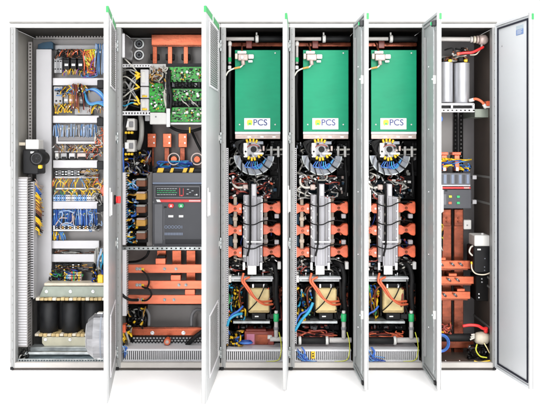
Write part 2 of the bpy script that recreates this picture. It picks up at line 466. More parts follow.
# ================================================================== cabinets
def fz(py): return (GY-py)*S
def fx(px): return (px-CX)*S
DB = 76.0
def carcass(x0, x1, label, wall='wall_grey', back='plate_grey', flo='galvanised', ceil='roof_dark', left_wall=None, right_wall=None):
    t = T('switchgear_cabinet', label, 'cabinet', 'open grey switchgear cabinets joined in a row', at=((x0+x1)/2, 370, 0))
    def B(a, b, d0, d1, ya, yb, m, ch=.15): return MB().box(fx(a), fx(b), d0*S, d1*S, fz(yb), fz(ya), m, ch*S)
    # front frame
    for (a, b, nm) in ((x0+.55, x0+5.4, 'l'), (x1-4.2, x1-.55, 'r')):
        p = MB()
        p.box(fx(a), fx(b), 0.0, 2.2*S, fz(368), fz(27.6), 'grey_paint', .3*S)
        g0, g1 = (a+1.2, b-1.8) if nm == 'l' else (a+1.4, b-1.2)
        p.box(fx(g0), fx(g1), -.55*S, 0.2*S, fz(366), fz(29), 'frame_paint', .2*S)
        e0, e1 = (b-1.2, b-.05) if nm == 'l' else (a+.05, a+1.2)
        p.box(fx(e0), fx(e1), 2.3*S, 9*S, fz(364), fz(28), 'frame_paint', .1*S)
        for y in range(34, 362, 9):
            p.box(fx((g0+g1)/2-.35), fx((g0+g1)/2+.35), -.72*S, -.5*S, fz(y+1.2), fz(y), 'frame_dark', 0)
        t.part('frame_post', p)
    t.part('seam_gap_strip', MB().box(fx(x0+.05), fx(x0+.54), .7*S, 2.2*S, fz(368), fz(27.6), 'black_rubber'))  # black strips stand in for the dark gap between cabinets
    t.part('seam_gap_strip', MB().box(fx(x1-.54), fx(x1-.05), .7*S, 2.2*S, fz(368), fz(27.6), 'black_rubber'))
    hd = B(x0+.15, x1-.15, 0, 4, 23.6, 27.5, 'lip_paint', .3)
    t.part('top_rail', hd)
    rp = MB().box(fx(x0), fx(x1), -1.6*S, (DB+2)*S, fz(23.5), fz(22), 'frame_dark', .2*S)
    t.part('roof_panel', rp)
    t.part('ceiling_panel', B(x0+1.3, x1-1.3, 4.2, DB-.2, 26.2, 27.4, ceil, .05))
    sl = B(x0+.15, x1-.15, 0.05, 5, 362.8, 367.9, 'sill_beige', .4)
    t.part('bottom_rail', sl)
    pl = B(x0+.3, x1-.3, 1.2, DB, 368.1, 370, 'seam_brown', .2)
    for fxp in (x0+1.8, x1-1.8):
        pl.box(fx(fxp-1.6), fx(fxp+1.6), -.4*S, 3*S, 0.001, 3.2*S, 'black_plastic', .3*S)
    t.part('plinth', pl)
    t.part('side_panel', B(x0+.3, x0+1.2, 2.4, DB, 27.5, 366, left_wall or wall, .05))
    t.part('side_panel', B(x1-1.2, x1-.3, 2.4, DB, 27.5, 366, right_wall or wall, .05))
    t.part('back_panel', B(x0+1.3, x1-1.3, DB-1, DB, 27.6, 366, back, .05))
    t.part('floor_panel', B(x0+1.3, x1-1.3, 5.2, DB-1.2, 365, 366.2, flo, .05))
    return t

def door(t, hx, w, ang, label=None, vent=False, red_switch=False, inner=False, face='door_paint', handle=True, lowvent=False, white=False):
    zt, zb = 24.2, 367.6; th = 4.0
    U = lambda u: -u*S                      # distance from the hinge
    def B(mb, u0, u1, y0, y1, pa, pb_, m, ch=.15):
        return mb.box(U(u0), U(u1), y0*S, y1*S, fz(pb_), fz(pa), m, ch*S)
    d = MB()
    B(d, .3, w, -th, -th+.6, zt, zb, face, .2)                       # skin
    inm = 'door_paint_shaded' if inner else ('door_paint_lit' if white else 'door_paint')
    B(d, .35, 2.4, -th+.62, -.05, zt+.05, zb-.05, inm, .25)          # folded edges
    B(d, w-2.4, w-.05, -th+.62, 0, zt+.05, zb-.05, 'door_edge', .35)
    B(d, 2.45, w-2.45, -th+.62, -.05, zt+.05, zt+2.6, inm, .25)
    B(d, 2.45, w-2.45, -th+.62, -.05, zb-2.6, zb-.05, inm, .25)
    B(d, 2.5, w-2.5, -th+.63, -1.4, zt+2.7, zb-2.7, inm, .1)         # inner skin
    L = t.L; hp = Vector((fx(hx), 0, 0))
    o = t.part('door', d, raw=True, loc=hp-L, rot=(0, 0, math.radians(ang)), label=label)
    def sub(name, mb, lab=None): return t.part(name, mb, parent=o, raw=True, label=lab)
    g = MB()                                                         # rubber gasket on the inside
    gi = 4.6
    for a in ((gi, gi+1.7, zt+gi, zb-gi), (w-gi-1.7, w-gi, zt+gi, zb-gi), (gi+1.7, w-gi-1.7, zt+gi, zt+gi+1.7), (gi+1.7, w-gi-1.7, zb-gi-1.7, zb-gi)):
        B(g, a[0], a[1], -1.45, -.35, a[2], a[3], 'frame_paint' if inner else 'gasket', .2)
    sub('gasket', g)
    if inner:
        for (u, yy0, yy1) in ((12, 40, 352), (w-11, 40, 352)):
            r = MB(); B(r, u, u+3.6, -1.35, 1.3, yy0, yy1, 'grey_paint', .3)
            for y in range(46, 350, 7): B(r, u+1.3, u+2.2, 1.25, 1.36, y, y+3, 'frame_dark', 0)
            sub('stiffener', r)
        lr = MB(); lr.cyl((U(w-8), 1.2*S, fz(355)), (U(w-8), 1.2*S, fz(36)), .55*S, 'galvanised', 10, .05)
        sub('lock_rod', lr)
        lt = MB(); B(lt, w-12, w-4, -1.3, 3.0, 31, 36, 'dark_grey', .5); B(lt, w-10, w-8.6, 3.05, 4, 32, 35, 'green_bright', .2); sub('latch', lt)
        lt = MB(); B(lt, w-9, w-3.5, -1.3, 1.6, 361, 364.4, 'black_plastic', .5); sub('latch', lt)
        for yy in (84, 300):
            lt = MB(); B(lt, w-9.8, w-6.2, 1.8, 3.6, yy, yy+1.6, 'galvanised', .2); B(lt, w-8.6, w-7.2, -1.3, 1.9, yy-3, yy+5, 'lip_paint', .3); sub('rod_guide', lt)
        for (yy) in (70, 130, 190, 250, 320):
            b = MB(); b.cyl((U(w*.42), -1.4*S, fz(yy)), (U(w*.42), -.2*S, fz(yy)), .7*S, 'silver', 8); sub('stud', b)
    # green band along the top of the outside, wrapped round the free edge
    gb = MB()
    B(gb, w*.56, w-.1, -th-.16, -th-.02, zt+1.2, zt+6.6, 'green_label', .02)
    B(gb, 3, w*.48, -th-.16, -th-.02, zt+1.2, zt+6.6, 'green_label', .02)
    B(gb, w*.50, w*.54, -th-.12, -th-.02, zt+1.2, zt+6.6, 'white_label', .02)
    B(gb, w+.02, w+.16, -th-.14, -th+1.9, zt+1.2, zt+6.6, 'green_label', .02)
    sub('green_band', gb)
    if handle:
        h = MB()
        B(h, w-8, w-3.2, -th-1.8, -th-.02, 182, 207, 'door_edge', .6)
        B(h, w-7, w-4.2, -th-2.9, -th-1.85, 186, 206, 'lip_paint', .4)
        sub('swing_handle', h)
    def grille(u0, u1, pa, pb_):
        v = MB()
        B(v, u0, u1, -th-.9, -th-.03, pa, pa+1.8, 'duct_light', .3); B(v, u0, u1, -th-.9, -th-.03, pb_-1.8, pb_, 'duct_light', .3)
        B(v, u0, u0+1.8, -th-.9, -th-.03, pa+1.85, pb_-1.85, 'duct_light', .3); B(v, u1-1.8, u1, -th-.9, -th-.03, pa+1.85, pb_-1.85, 'duct_light', .3)
        B(v, u0+1.8, u1-1.8, -th-.14, -th-.03, pa+1.8, pb_-1.8, 'mid_grey', 0)
        y = pa+2.6
        while y < pb_-2.6:
            B(v, u0+2, u1-2, -th-.75, -th-.16, y, y+1.15, 'grey_paint', .15); y += 2.05
        sub('vent_grille', v)
    if vent: grille(w*.16, w*.80, 33, 93)
    if lowvent: grille(w*.16, w*.80, 296, 352)
    if red_switch:
        k = MB()
        u = w*.30; z = fz(197.5)
        k.cyl((U(u), (-th-.02)*S, z), (U(u), (-th-1.8)*S, z), 4.6*S, 'black_plastic', 24)
        k.cyl((U(u), (-th-1.85)*S, z), (U(u), (-th-3.2)*S, z), 3.4*S, 'red', 24)
        k.box(U(u-.9), U(u+.9), (-th-6.4)*S, (-th-3.25)*S, z-3.4*S, z+3.4*S, 'red', .5*S)
        sub('rotary_switch', k, 'red rotary switch on black collar')
    for py in (46, 138, 243, 352):
        h = MB()
        for (za, zb_) in ((5.5, 2.0), (1.7, -1.7), (-2.0, -5.5)): h.cyl((-.8*S, (-th-1.3)*S, fz(py+za)), (-.8*S, (-th-1.3)*S, fz(py+zb_)), 1.15*S, 'galvanised', 12, .1)
        B(h, .4, 6, -th-.5, -th-.03, py-2.6, py+2.6, 'lip_paint', .2)
        sub('hinge', h)
    return o, sub, B

BX = [9.9, 115.6, 220.5, 289.5, 358.5, 427.5, 496.6]
c1 = carcass(BX[0], BX[1], 'wide leftmost cabinet holding wiring ducts and a black transformer', left_wall='wall_grey', flo='galv_blue')
c2 = carcass(BX[1], BX[2], 'wide cabinet holding a grey circuit breaker and green circuit boards', back='plate_grey', left_wall='wall_grey')
ORD = ['left', 'middle', 'right']
NB = ['left green-panel cabinet', 'middle green-panel cabinet', 'right green-panel cabinet']
c3 = carcass(BX[2], BX[3], 'narrow cabinet with green panel, directly right of the circuit board cabinet', wall='shade_and_black', back='shade_and_black', flo='wall_brown')  # walls and back nearly black: deep interior shade put into their colour
c4 = carcass(BX[3], BX[4], 'narrow green-panel cabinet standing between two others with green panels', wall='shade_and_black', back='shade_and_black', flo='wall_brown')
c5 = carcass(BX[4], BX[5], 'narrow green-panel cabinet directly left of the two silver cylinders', wall='shade_and_black', back='shade_and_black', flo='wall_brown')
c6 = carcass(BX[5], BX[6], 'rightmost narrow cabinet holding two silver cylinders, its door swung wide open', wall='wall_brown', back='plate_dark', flo='wall_brown')
door(c1, 112.0, 104, 97.7, vent=True, red_switch=True, lowvent=True, label='open door with red rotary switch')
door(c2, 215.5, 104, 87.1, vent=True, lowvent=True, label='open door with louvred vent grilles')
door(c3, 284.5, 68.4, 87.0)
door(c4, 353.0, 68.4, 91.7, inner=True)
door(c5, 422.0, 68.4, 89.2, inner=True)
d6, sub6, B6 = door(c6, 494.5, 68.0, 99.3, white=True, label='wide open door showing its black gasket', handle=False)
n = MB()
B6(n, 41, 54.5, -1.38, -1.2, 33, 36.6, 'sticker_grey', .02); B6(n, 41, 54.5, -1.38, -1.2, 36.7, 41.8, 'sticker_blue', .02)
for k in range(4): B6(n, 43, 52.5-(k % 2)*2, -1.19, -1.14, 37.3+k*1.05, 37.7+k*1.05, 'ink_grey', 0)
sub6('rating_plate', n)
n = MB(); n.cyl((-13*S, -1.38*S, fz(48)), (-13*S, -1.1*S, fz(48)), .8*S, 'mid_grey', 10); sub6('stud', n)
for (u, y) in ((60.5, 90), (60.5, 150), (60.5, 260), (60.5, 320)):
    n = MB(); n.cyl((-(u+4.2)*S, -.6*S, fz(y)), (-(u+4.2)*S, .3*S, fz(y)), .6*S, 'black_plastic', 8); sub6('stud', n)

# ================================================================== BAY 1 : wiring cabinet
solo('mounting_plate', 'grey mounting plate behind the ducts and terminal rows of the leftmost cabinet', 'plate', P(33, 39, 128, 296, 68, 70, 'plate_grey', .2))
solo('perforated_rail', 'horizontal perforated rail under the roof of the leftmost cabinet', 'rail', perforated(MB(), 36, 33.5, 126, 39, 60, 'plate_grey', 1.5, 2.9, .5))
solo('perforated_rail', 'vertical perforated rail on the left wall above the black fan heater', 'rail', perforated(MB(), 28.2, 42, 32, 352, 46, 'plate_grey', 1.2, 3.2, .5, True))
solo('cable_tray', 'dark blue cable bracket on top of the tall grey duct', 'bracket', MB().prism([(37.5,49),(38,44.5),(43,42.5),(51,41.5),(53,43),(53,48.9)], 52, 60, 'teal_dark'))
t = T('wiring_duct', 'tall plain grey vertical duct at the left of the horizontal ducts', 'wiring duct')
t.part('cover', P(36, 49.2, 51.4, 298, 51, 53, 'duct_grey', .5)); t.part('base', P(36.6, 49.8, 50.8, 297.5, 53.05, 67.5, 'plate_dark', .1))
DUCTS = [(52.6, 78, 105, 85.4, 'topmost horizontal wiring duct, under the yellow terminals'),
         (52.6, 115.6, 99, 123, 'horizontal wiring duct between the blue cable loop and the pale blue wires'),
         (53, 160.2, 97.5, 168, 'horizontal wiring duct under the row of white modules'),
         (52.6, 201.4, 98.5, 209, 'horizontal wiring duct directly above the dense blue wires'),
         (51.6, 240.6, 99, 248.6, 'upper one of two close ducts with a dark gap between'),
         (51.6, 254.2, 99, 262, 'lower one of two close ducts with a dark gap between')]
for (a, b, c, d, l) in DUCTS: duct_cover(l, a, b, c, d)
for k, y in enumerate((117.5, 161, 203, 80)):
    solo('duct_clip', ['black clip at the right end of the duct above the pale blue wires', 'black clip at the right end of the duct under the white modules',
                       'black clip at the right end of the duct above the dense blue wires', 'black clip at the right end of the topmost duct'][k], 'clip', P(96.8+(k == 3)*.3, y, 103.5, y+8.5, 52, 56.8, 'black_plastic', .6))
# row A
solo('din_rail', 'grey rail along the top edge of the uppermost terminal row', 'rail', P(53, 45.2, 103, 49.5, 62, 67.9, 'module_grey', .3))
fringe('orange wires over the three black contactors in the top row', 62, 82, 49.5, 56.5, 57, 14, ['orange_cable', 'amber', 'brown', 'black_rubber'], .5, 3, 3, seed=3)
tangle('black wires beside the orange ones at the top row', 54, 49, 82, 60, 55, 62, 12, ['black_rubber', 'black_rubber', 'brown'], .55, seed=4)
CL = ['leftmost', 'middle', 'rightmost']
for k in range(3):
    t = T('contactor', CL[k]+' of three small black contactors with white labels in the top row', 'contactor', 'black contactors in the top row')
    x = 63.5+k*7
    t.part('body', P(x, 59.5, x+5.8, 70, 55, 66, 'black_plastic', .4)); t.part('label_plate', P(x+1.1, 63.8, x+4.6, 66, 54.7, 55.2, 'white_label', .05))
    t.part('terminal_cover', P(x+.5, 57.8, x+5.3, 59.4, 56, 65, 'dark_grey', .3))
fringe('yellow wires hanging under the three black contactors', 62.5, 84, 69, 75.5, 56, 14, ['yellow', 'amber', 'yellow', 'black_rubber', 'purple'], .55, 3.5, 2, seed=5)
terminal_strip('grey relay bases left of the black contactors in the top row', 54, 58, 62, 73, 59, 3, ['module_grey', 'mid_grey'])
t = terminal_strip('yellow-green earth terminals at the right end of the top row', 85, 50, 94.5, 66, 54, 4, ['lime', 'yellow'], tip='green_bright')
tangle('yellow and red wires around the yellow-green earth terminals', 83, 49, 96, 75, 49, 56, 14, ['yellow', 'lime', 'orange_cable', 'purple', 'red_brown'], .6, seed=6, lug=['yellow'])
fringe('pale blue wires beside the open door at the top row', 95.5, 104, 44, 74, 52, 9, ['blue_pale', 'blue_mid', 'blue_pale', 'wire_white'], .6, 5, 2, seed=7)
tangle('purple and white wires right above the topmost duct', 80, 70, 98, 78, 52, 58, 9, ['purple', 'wire_white', 'blue_mid', 'black_rubber'], .5, seed=8)
# row B
t = T('power_socket', 'pale grey socket module with two dark holes at the left of the second row', 'socket')
sb = t.part('body', P(53.5, 86.5, 62.4, 106, 56, 67.5, 'module_grey', .5))
for (x, y) in ((56.2, 101), (60.2, 101), (57.6, 93.4)):
    h = MB(); h.disc(x, y, 55.6, 56.1, .95, 'black_plastic', 12); t.part('socket_hole', h)
for k in range(4):
    t = T('relay', ['first', 'second', 'third', 'fourth'][k]+' small relay from the left in the second row, right of the socket', 'relay', 'small relays in the second row')
    x = 63.6+k*5.2
    t.part('body', P(x, 91, x+4.7, 103.5, 57, 67, ['mid_grey', 'amber', 'brown', 'module_grey'][k], .4)); t.part('clip', P(x+.6, 99, x+4, 101.4, 56.4, 57.1, ['white_label', 'white_label', 'pinkish', 'white_label'][k], .2))
fringe('yellow wires looping over the top of the small relays', 62, 88, 86, 94, 55, 18, ['yellow', 'yellow', 'amber', 'brown', 'blue_mid'], .55, 5, 4, seed=9)
fringe('yellow wires below the small relays', 54, 76, 104, 113, 55, 16, ['yellow', 'yellow', 'amber', 'black_rubber'], .58, 4, 3, seed=10, ferrule='yellow')
fringe('brown wires beside the blue cable loop', 72, 82, 84, 110, 53, 9, ['brown', 'red_brown', 'amber', 'black_rubber'], .6, 5, 3, seed=11)
solo('blank_panel', 'plain pale grey blanking module under the brown wires', 'module', P(74.5, 106.4, 91, 114.8, 59, 67.5, 'module_grey', .4))
t = T('power_supply', 'grey power supply behind the blue cable loop', 'power supply')
t.part('body', P(85, 88, 104, 107, 58, 67.5, 'slate', .5)); t.part('front_plate', P(88, 91.5, 101, 103, 57.5, 58.1, 'mid_grey', .2))
t = T('cable_loop', 'bright blue cables looped around the grey power supply', 'cables')
for k in range(6):
    o = k*.9
    t.part('cable', wire([(82+o, 95-o, 54), (86, 89-o*.4+2, 51), (94, 88.5+o*.5, 50), (101, 92+o, 51), (104, 97+o, 52)], .75, ['blue_mid', 'cyan', 'blue_mid', 'blue_pale', 'cyan', 'blue'][k], 8))
    t.part('cable', wire([(85+o*.4, 93+o, 53), (86.5+o*.3, 101, 51), (91, 105-o*.4, 50), (98, 103.5-o*.4, 50), (104, 106-o, 51)], .75, ['cyan', 'blue_mid', 'blue_mid', 'cyan', 'blue', 'blue_mid'][k], 8))
fringe('yellow-brown wires under the blue cable loop', 89, 102, 105, 113.5, 54, 9, ['yellow', 'amber', 'brown', 'pinkish'], .55, 4, 3, seed=12)
# row C
fringe('pale blue wires hanging in a dense row above a long grey module', 53.6, 98, 124.5, 137, 56, 40, ['blue_pale', 'blue_pale', 'blue_mid', 'wire_grey', 'duct_grey'], .5, 4, .8, seed=13)
t = T('terminal_module', 'long grey module in a light frame under the pale blue wires', 'module')
t.part('body', P(58, 136.4, 94.5, 141.2, 57, 67.5, 'plate_dark', .4)); t.part('frame', P(56.8, 141.4, 95.5, 143.8, 55.6, 67.5, 'duct_light', .3)); t.part('end_plate', P(56.2, 136, 57.8, 143.6, 55, 67.5, 'duct_light', .3))
tangle('white and orange wires at the right end of the long grey module', 94, 128, 104, 146, 47, 54, 11, ['wire_white', 'orange_cable', 'orange', 'wire_grey'], .65, seed=14)
# row D
fringe('brown and yellow wires curling above the row of white modules', 53.5, 100, 145, 152.5, 57, 30, ['brown', 'amber', 'wire_grey', 'pinkish', 'yellow', 'black_rubber'], .45, 4, 4, seed=15)
solo('din_rail', 'thin light rail above the row of white modules', 'rail', P(54.5, 151, 102, 152.4, 60, 62, 'duct_light', .2))
for k in range(5):
    t = T('relay_module', ['first', 'second', 'third', 'fourth', 'fifth'][k]+' white module from the left in the row of five over the third duct', 'relay', 'white modules above the third duct')
    x = [55, 60.6, 68.8, 77, 89.5][k]; w = [3.4, 6, 6, 9, 4.6][k]
    t.part('body', P(x, 153, x+w, 158.6, 57.5, 67.5, ['white_plastic', 'module_grey', 'duct_light', 'pinkish', 'module_grey'][k], .5)); t.part('base', P(x+.8, 156.8, x+w-.6, 159.6, 56.6, 57.4, 'black_plastic' if k else 'mid_grey', .2))
solo('gap_filler', 'black contact block between the white modules over the third duct', 'contact block', P(64.8, 152.8, 68.2, 159.4, 59, 67, 'black_plastic', .3))
# row E
terminal_strip('row of small black and grey connectors under the third duct', 55, 170.6, 80, 175.4, 58, 8, ['black_plastic', 'mid_grey', 'black_plastic', 'black_plastic', 'module_grey'])
solo('cable_comb', 'short beige comb strip right of the small black connectors', 'strip', P(77, 170, 95, 174, 61, 67.5, 'pinkish', .3))
solo('din_rail', 'thin light rail between the black connectors and the yellow wires', 'rail', P(55, 176.4, 98, 178.4, 59.5, 67.5, 'duct_light', .2))
fringe('dense yellow and brown wires in the upper of two yellow rows', 53.5, 100, 178.6, 187.5, 56, 36, ['yellow', 'amber', 'brown', 'yellow', 'wire_grey', 'orange_cable', 'blue_mid'], .48, 4, 3, seed=16)
solo('din_rail', 'thin light rail between the two rows of yellow wires', 'rail', P(55.6, 188, 102, 189.4, 56.5, 67.5, 'duct_white', .2))
fringe('yellow wires over the blue and white terminals', 54, 100, 189.6, 195.4, 56, 26, ['yellow', 'amber', 'yellow', 'pinkish', 'wire_green'], .5, 3.5, 2.5, seed=17)
terminal_strip('blue and white terminals sitting on the fourth duct', 53.2, 194.8, 95, 201, 56, 20, ['blue_pale', 'blue_mid', 'blue_pale', 'blue_mid', 'blue_pale', 'blue_mid', 'duct_light', 'duct_light', 'module_grey', 'duct_light'])
solo('relay', 'small orange-red relay at the right end of the yellow wires', 'relay', P(99.6, 185, 104, 196, 54, 60, 'orange', .5))
tangle('white wires at the right end of the blue and white terminals', 93, 193, 103, 206, 48, 54, 8, ['wire_white', 'wire_grey', 'black_rubber'], .6, seed=18)
# row F
fringe('dense deep blue wires filling the row under the fourth duct', 53.6, 97, 209.6, 226, 57, 52, ['blue', 'blue_mid', 'blue', 'blue_deep', 'blue_mid', 'blue', 'blue_pale'], .62, 5, 1.2, seed=19, dd=6)
tangle('grey wires crossing the left part of the dense blue wires', 55, 210, 76, 228, 47, 51, 6, ['wire_grey', 'pinkish', 'blue_pale'], .55, seed=20)
terminal_strip('black terminals in a thin white frame below the dense blue wires', 56, 225.6, 98, 229.2, 56.5, 22, ['black_plastic', 'dark_grey', 'black_plastic', 'amber'], rail=False)
t = T('terminal_rack', 'thin white frame under the dense blue wires', 'frame')
t.part('rail', P(53.2, 229.4, 99, 231, 54.6, 67.5, 'duct_white', .2)); t.part('end_clamp', P(53.2, 225.4, 54.6, 229.2, 54.6, 67, 'duct_white', .2)); t.part('end_clamp', P(73.6, 225.4, 75, 229.2, 54.4, 67, 'duct_white', .2))
fringe('yellow and blue wires above the pair of close ducts', 52.6, 63, 231.5, 240, 57, 12, ['yellow', 'blue_mid', 'amber', 'blue'], .6, 3.5, 1.5, seed=21)
# row H
terminal_strip('row of small black terminals with orange tips under the close ducts', 55, 263.6, 80, 268.6, 59, 9, ['black_plastic', 'dark_grey'], tip='amber')
solo('din_rail', 'thin light rail right of the orange-tipped black terminals', 'rail', P(78, 268.6, 102, 270.4, 58, 67.5, 'duct_white', .2))
CT = ['yellow', 'cyan', 'blue_pale', 'white_plastic', 'orange', 'green_bright', 'amber', 'white_plastic', 'yellow', 'pinkish']
terminal_strip('multicoloured terminals above the black transformer', 64, 271.5, 81.5, 281.5, 50, 10, CT, tip='black_plastic')
tangle('black and blue wires around the multicoloured terminals', 48, 268, 84, 285, 47, 58, 30, ['black_rubber', 'black_rubber', 'dark_grey', 'blue_deep', 'wire_green'], .6, seed=22, lug=['yellow', 'dark_grey'], reach=.3)
tangle('thick black wires with yellow ends beside the open door', 92, 262, 104, 284, 40, 52, 10, ['black_rubber', 'black_rubber', 'blue_deep', 'wire_white'], .9, seed=23, lug=['yellow'])
solo('connector', 'yellow connector next to the door above the transformer', 'connector', P(97.4, 275, 103, 283.5, 38, 46, 'yellow', .8))
tangle('pale green and white wires hanging beside the pair of close ducts', 94, 247, 103, 272, 44, 52, 8, ['wire_white', 'blue_pale', 'wire_grey', 'cyan'], .8, seed=24)
tangle('fine dark wires at the right of the small black connectors', 79, 168.6, 100, 177, 52, 60, 16, ['black_rubber', 'brown', 'wire_grey', 'amber'], .42, seed=91, lug=['white_plastic', 'yellow'], reach=.3)
tangle('fine mixed wires right of the long grey module row', 84, 145, 103, 160, 50, 58, 16, ['black_rubber', 'wire_white', 'orange_cable', 'wire_grey', 'red_brown'], .45, seed=92, lug=['white_plastic', 'yellow'], reach=.3)
tangle('dark wires in the gap between the pair of close ducts', 54, 249, 96, 254, 58, 64, 14, ['black_rubber', 'wire_grey', 'brown'], .4, seed=93, reach=.25)
tangle('fine brown and yellow wires over the socket module in the second row', 54, 85, 84, 97, 51, 56, 18, ['yellow', 'brown', 'black_rubber', 'amber', 'blue_mid'], .42, seed=94, lug=['yellow', 'white_plastic'], reach=.22)
tangle('fine yellow wires along the right of the fourth duct terminals', 84, 178, 104, 196, 50, 56, 16, ['yellow', 'amber', 'wire_white', 'black_rubber'], .45, seed=95, lug=['yellow'], reach=.3)
tangle('fine blue wires spilling right of the dense blue row', 88, 210, 104, 232, 48, 56, 14, ['blue', 'blue_mid', 'wire_grey', 'blue_pale'], .45, seed=96, reach=.3)
tangle('dark wires under the orange-tipped black terminals', 54, 264, 98, 272, 50, 58, 20, ['black_rubber', 'black_rubber', 'brown', 'amber', 'dark_grey'], .45, seed=97, lug=['amber', 'white_plastic'], reach=.25)
# transformer
t = T('transformer', 'black three-coil transformer with tan insulation strips on the cabinet floor', 'transformer', at=(72, 346, 45))
t.part('top_bracket', MB().prism([(43.5,286.5),(104,286.5),(108,297),(39,297)], 34, 38, 'galv_green'))
t.part('top_rail', P(44, 283.2, 106, 285.8, 36, 52, 'ivory', .3))
for x in (46.5, 70.5, 93): t.part('bolt', bolt(x, 291.4, 34, 1.2))
tsn = MB()
for k in range(17):
    tsn.pb(35.6+k*4.15, 297.6+(k % 3)*.25, 35.6+k*4.15+3.7, 300.6, 30+(k % 2), 58, 'tan_strip' if k % 4 else 'ivory', .3)
t.part('insulation_strip', tsn)
for k, x in enumerate((48.5, 70.5, 92.5)):
    c = MB(); f = (DC+42)/DC; p = W(x, 333.6, 42); q = W(x, 300.8, 42)
    c.lathe((p.x, 44*S, p.z), (0,0,1), [(0, 7.2*S*f), (1.2*S, 9.2*S*f), (q.z-p.z-1.2*S, 9.2*S*f), (q.z-p.z, 7.2*S*f)], 'coil_black', 28)
    t.part('coil', c)
t.part('core', P(37, 301, 104, 333, 50, 58, 'black_plastic', .3))
tsn = MB()
for k in range(16):
    tsn.pb(34.6+k*4.15, 333.8, 34.6+k*4.15+3.8, 336.2+(k % 3)*.3, 31+(k % 2), 58, 'tan_strip' if k % 3 else 'ivory', .3)
t.part('insulation_strip', tsn)
t.part('bottom_bracket', MB().prism([(42,336.8),(104,336.8),(104,346.5),(45,346.5),(42,343)], 33, 37, 'pale_cream'))
for x in (45.5, 70): t.part('bolt', bolt(x, 339.5, 33, 1.2))
solo('floor_rail', 'front galvanised rail across the floor below the black transformer', 'rail', P(24, 352.2, 112, 354.6, 12, 16, 'galvanised', .3))
solo('floor_rail', 'rear galvanised rail across the floor under the black transformer', 'rail', P(30, 347.4, 108, 351, 26, 40, 'galvanised', .3))
solo('perforated_rail', 'perforated strip along the front sill of the leftmost cabinet', 'rail', perforated(MB(), 17.5, 358.8, 111, 362.6, 6, 'galvanised', 1, 2.7, .5))
# things on the left wall
t = T('fan_heater', 'black fan heater with white top box on the left wall of the leftmost cabinet', 'heater', at=(33, 174, 30))
t.part('terminal_box', P(25.4, 139.6, 38.4, 149.4, 22, 40, 'white_plastic', .6))
t.part('body', P(22.5, 149.6, 38.6, 174.4, 19, 44, 'black_plastic', 1.0))
fn = MB(); fn.disc(36.4, 158.5, 15.5, 40, 7.0, 'black_rubber', 26, .2); fn.ring(36.4, 158.5, 14.8, 15.6, 5.6, 4.6, 'dark_grey')
for a in range(0, 180, 45):
    c, s_ = math.cos(math.radians(a))*5, math.sin(math.radians(a))*5
    fn.tube([W(36.4-c, 158.5-s_, 15.1), W(36.4+c, 158.5+s_, 15.1)], .25*S, 'dark_grey', 5)
t.part('fan', fn)
t.part('label_plate', P(30.5, 151.6, 34, 153.4, 18.8, 19.1, 'white_label', .02))
t.part('bracket', P(16.8, 142.4, 25.2, 145.6, 24, 30, 'ivory', .3))
t.part('cable_gland', P(37.8, 165, 41.4, 168.6, 17, 22, 'yellow', .7))
slotted_duct_v('tall white slotted duct on the left wall below the black fan heater', 16.8, 177, 27.6, 347, 11.1, pitch=2.6, m='plate_grey')
t = T('slotted_duct', 'narrow grey slotted strip right of the tall white duct', 'wiring duct')
mb = MB()
for k in range(48): mb.pb(29, 182+k*2.42, 33.25, 183.5+k*2.42, 24, 36, 'duct_grey', .1)
mb.pb(33.21, 181.6, 33.6, 299, 24.1, 36, 'duct_grey', .05)
t.part('finger_comb', mb); t.part('base', P(29.6, 181, 32.6, 299, 36.1, 44, 'dark_grey', .1))
rib = MB()
for k in range(63): rib.pb(17.6, 179+k*2.65, 26.8, 181.0+k*2.65, 10.55, 11.1, 'duct_grey', .05)
solo('duct_rib_cover', 'ribbed lid clipped on the tall white slotted duct', 'lid', rib)
rnd = random.Random(33)
t = T('wire_bundle', 'yellow wires with blue and black ends on the tall plain duct', 'wires')
for k in range(34):
    y = 184+k*1.5; m = rnd.choice(['yellow', 'yellow', 'yellow', 'amber', 'blue', 'brown', 'black_rubber'] if k > 8 else ['yellow', 'blue_mid', 'blue', 'wire_green', 'pinkish'])
    e = min(1.0, k/12)
    t.part('wire', wire([(34.5+rnd.uniform(0, 2), y-5, 30), (37+2.0*e, y-2, 33), (38.5+rnd.uniform(-1, 2.2)+e, y+1, 38), (40.5+rnd.uniform(-1.5, 3.5), y+rnd.uniform(1, 4), 46)], .6, m, 6))
tangle('black wires at the floor left of the transformer', 17, 348, 30, 360, 8, 20, 9, ['black_rubber', 'wire_grey', 'black_rubber'], .7, seed=41)
# fan on the inside of the first door
th = math.radians(97.7); hp = Vector((fx(112.0), 0, 0)); ux = Vector((-math.cos(th), -math.sin(th), 0)); nx = Vector((-math.sin(th), math.cos(th), 0))
c0 = hp+ux*56*S+Vector((0,0,fz(321)))
t = T('door_fan', 'silver filter fan with faceted housing on the inside of the first open door', 'fan')
fh = MB(); fh.lathe(c0+nx*0.05*S, nx, [(0, 20.5*S), (12*S, 20.5*S), (12.05*S, 20.0*S), (17.5*S, 15.5*S), (18*S, 13*S)], 'fan_silver', 18, True)
t.part('housing', fh)
fh = MB(); fh.lathe(c0+nx*18.05*S, nx, [(0, 12*S), (1.2*S, 11.5*S)], 'mid_grey', 20); t.part('motor', fh)
fh = MB(); fh.lathe(c0+nx*4.6*S, nx, [(0, 20.9*S), (1.4*S, 20.9*S)], 'cool_grey', 18, True); t.part('clamp_band', fh)
fh = MB()
for a in (-20.95, 20.95):
    fh.box(c0.x-9*S, c0.x-4*S, c0.y-3*S, c0.y+3*S, c0.z+(a-.4 if a < 0 else a-.4)*S, c0.z+(a+.6)*S, 'silver', .1*S)
t.part('clip', fh)
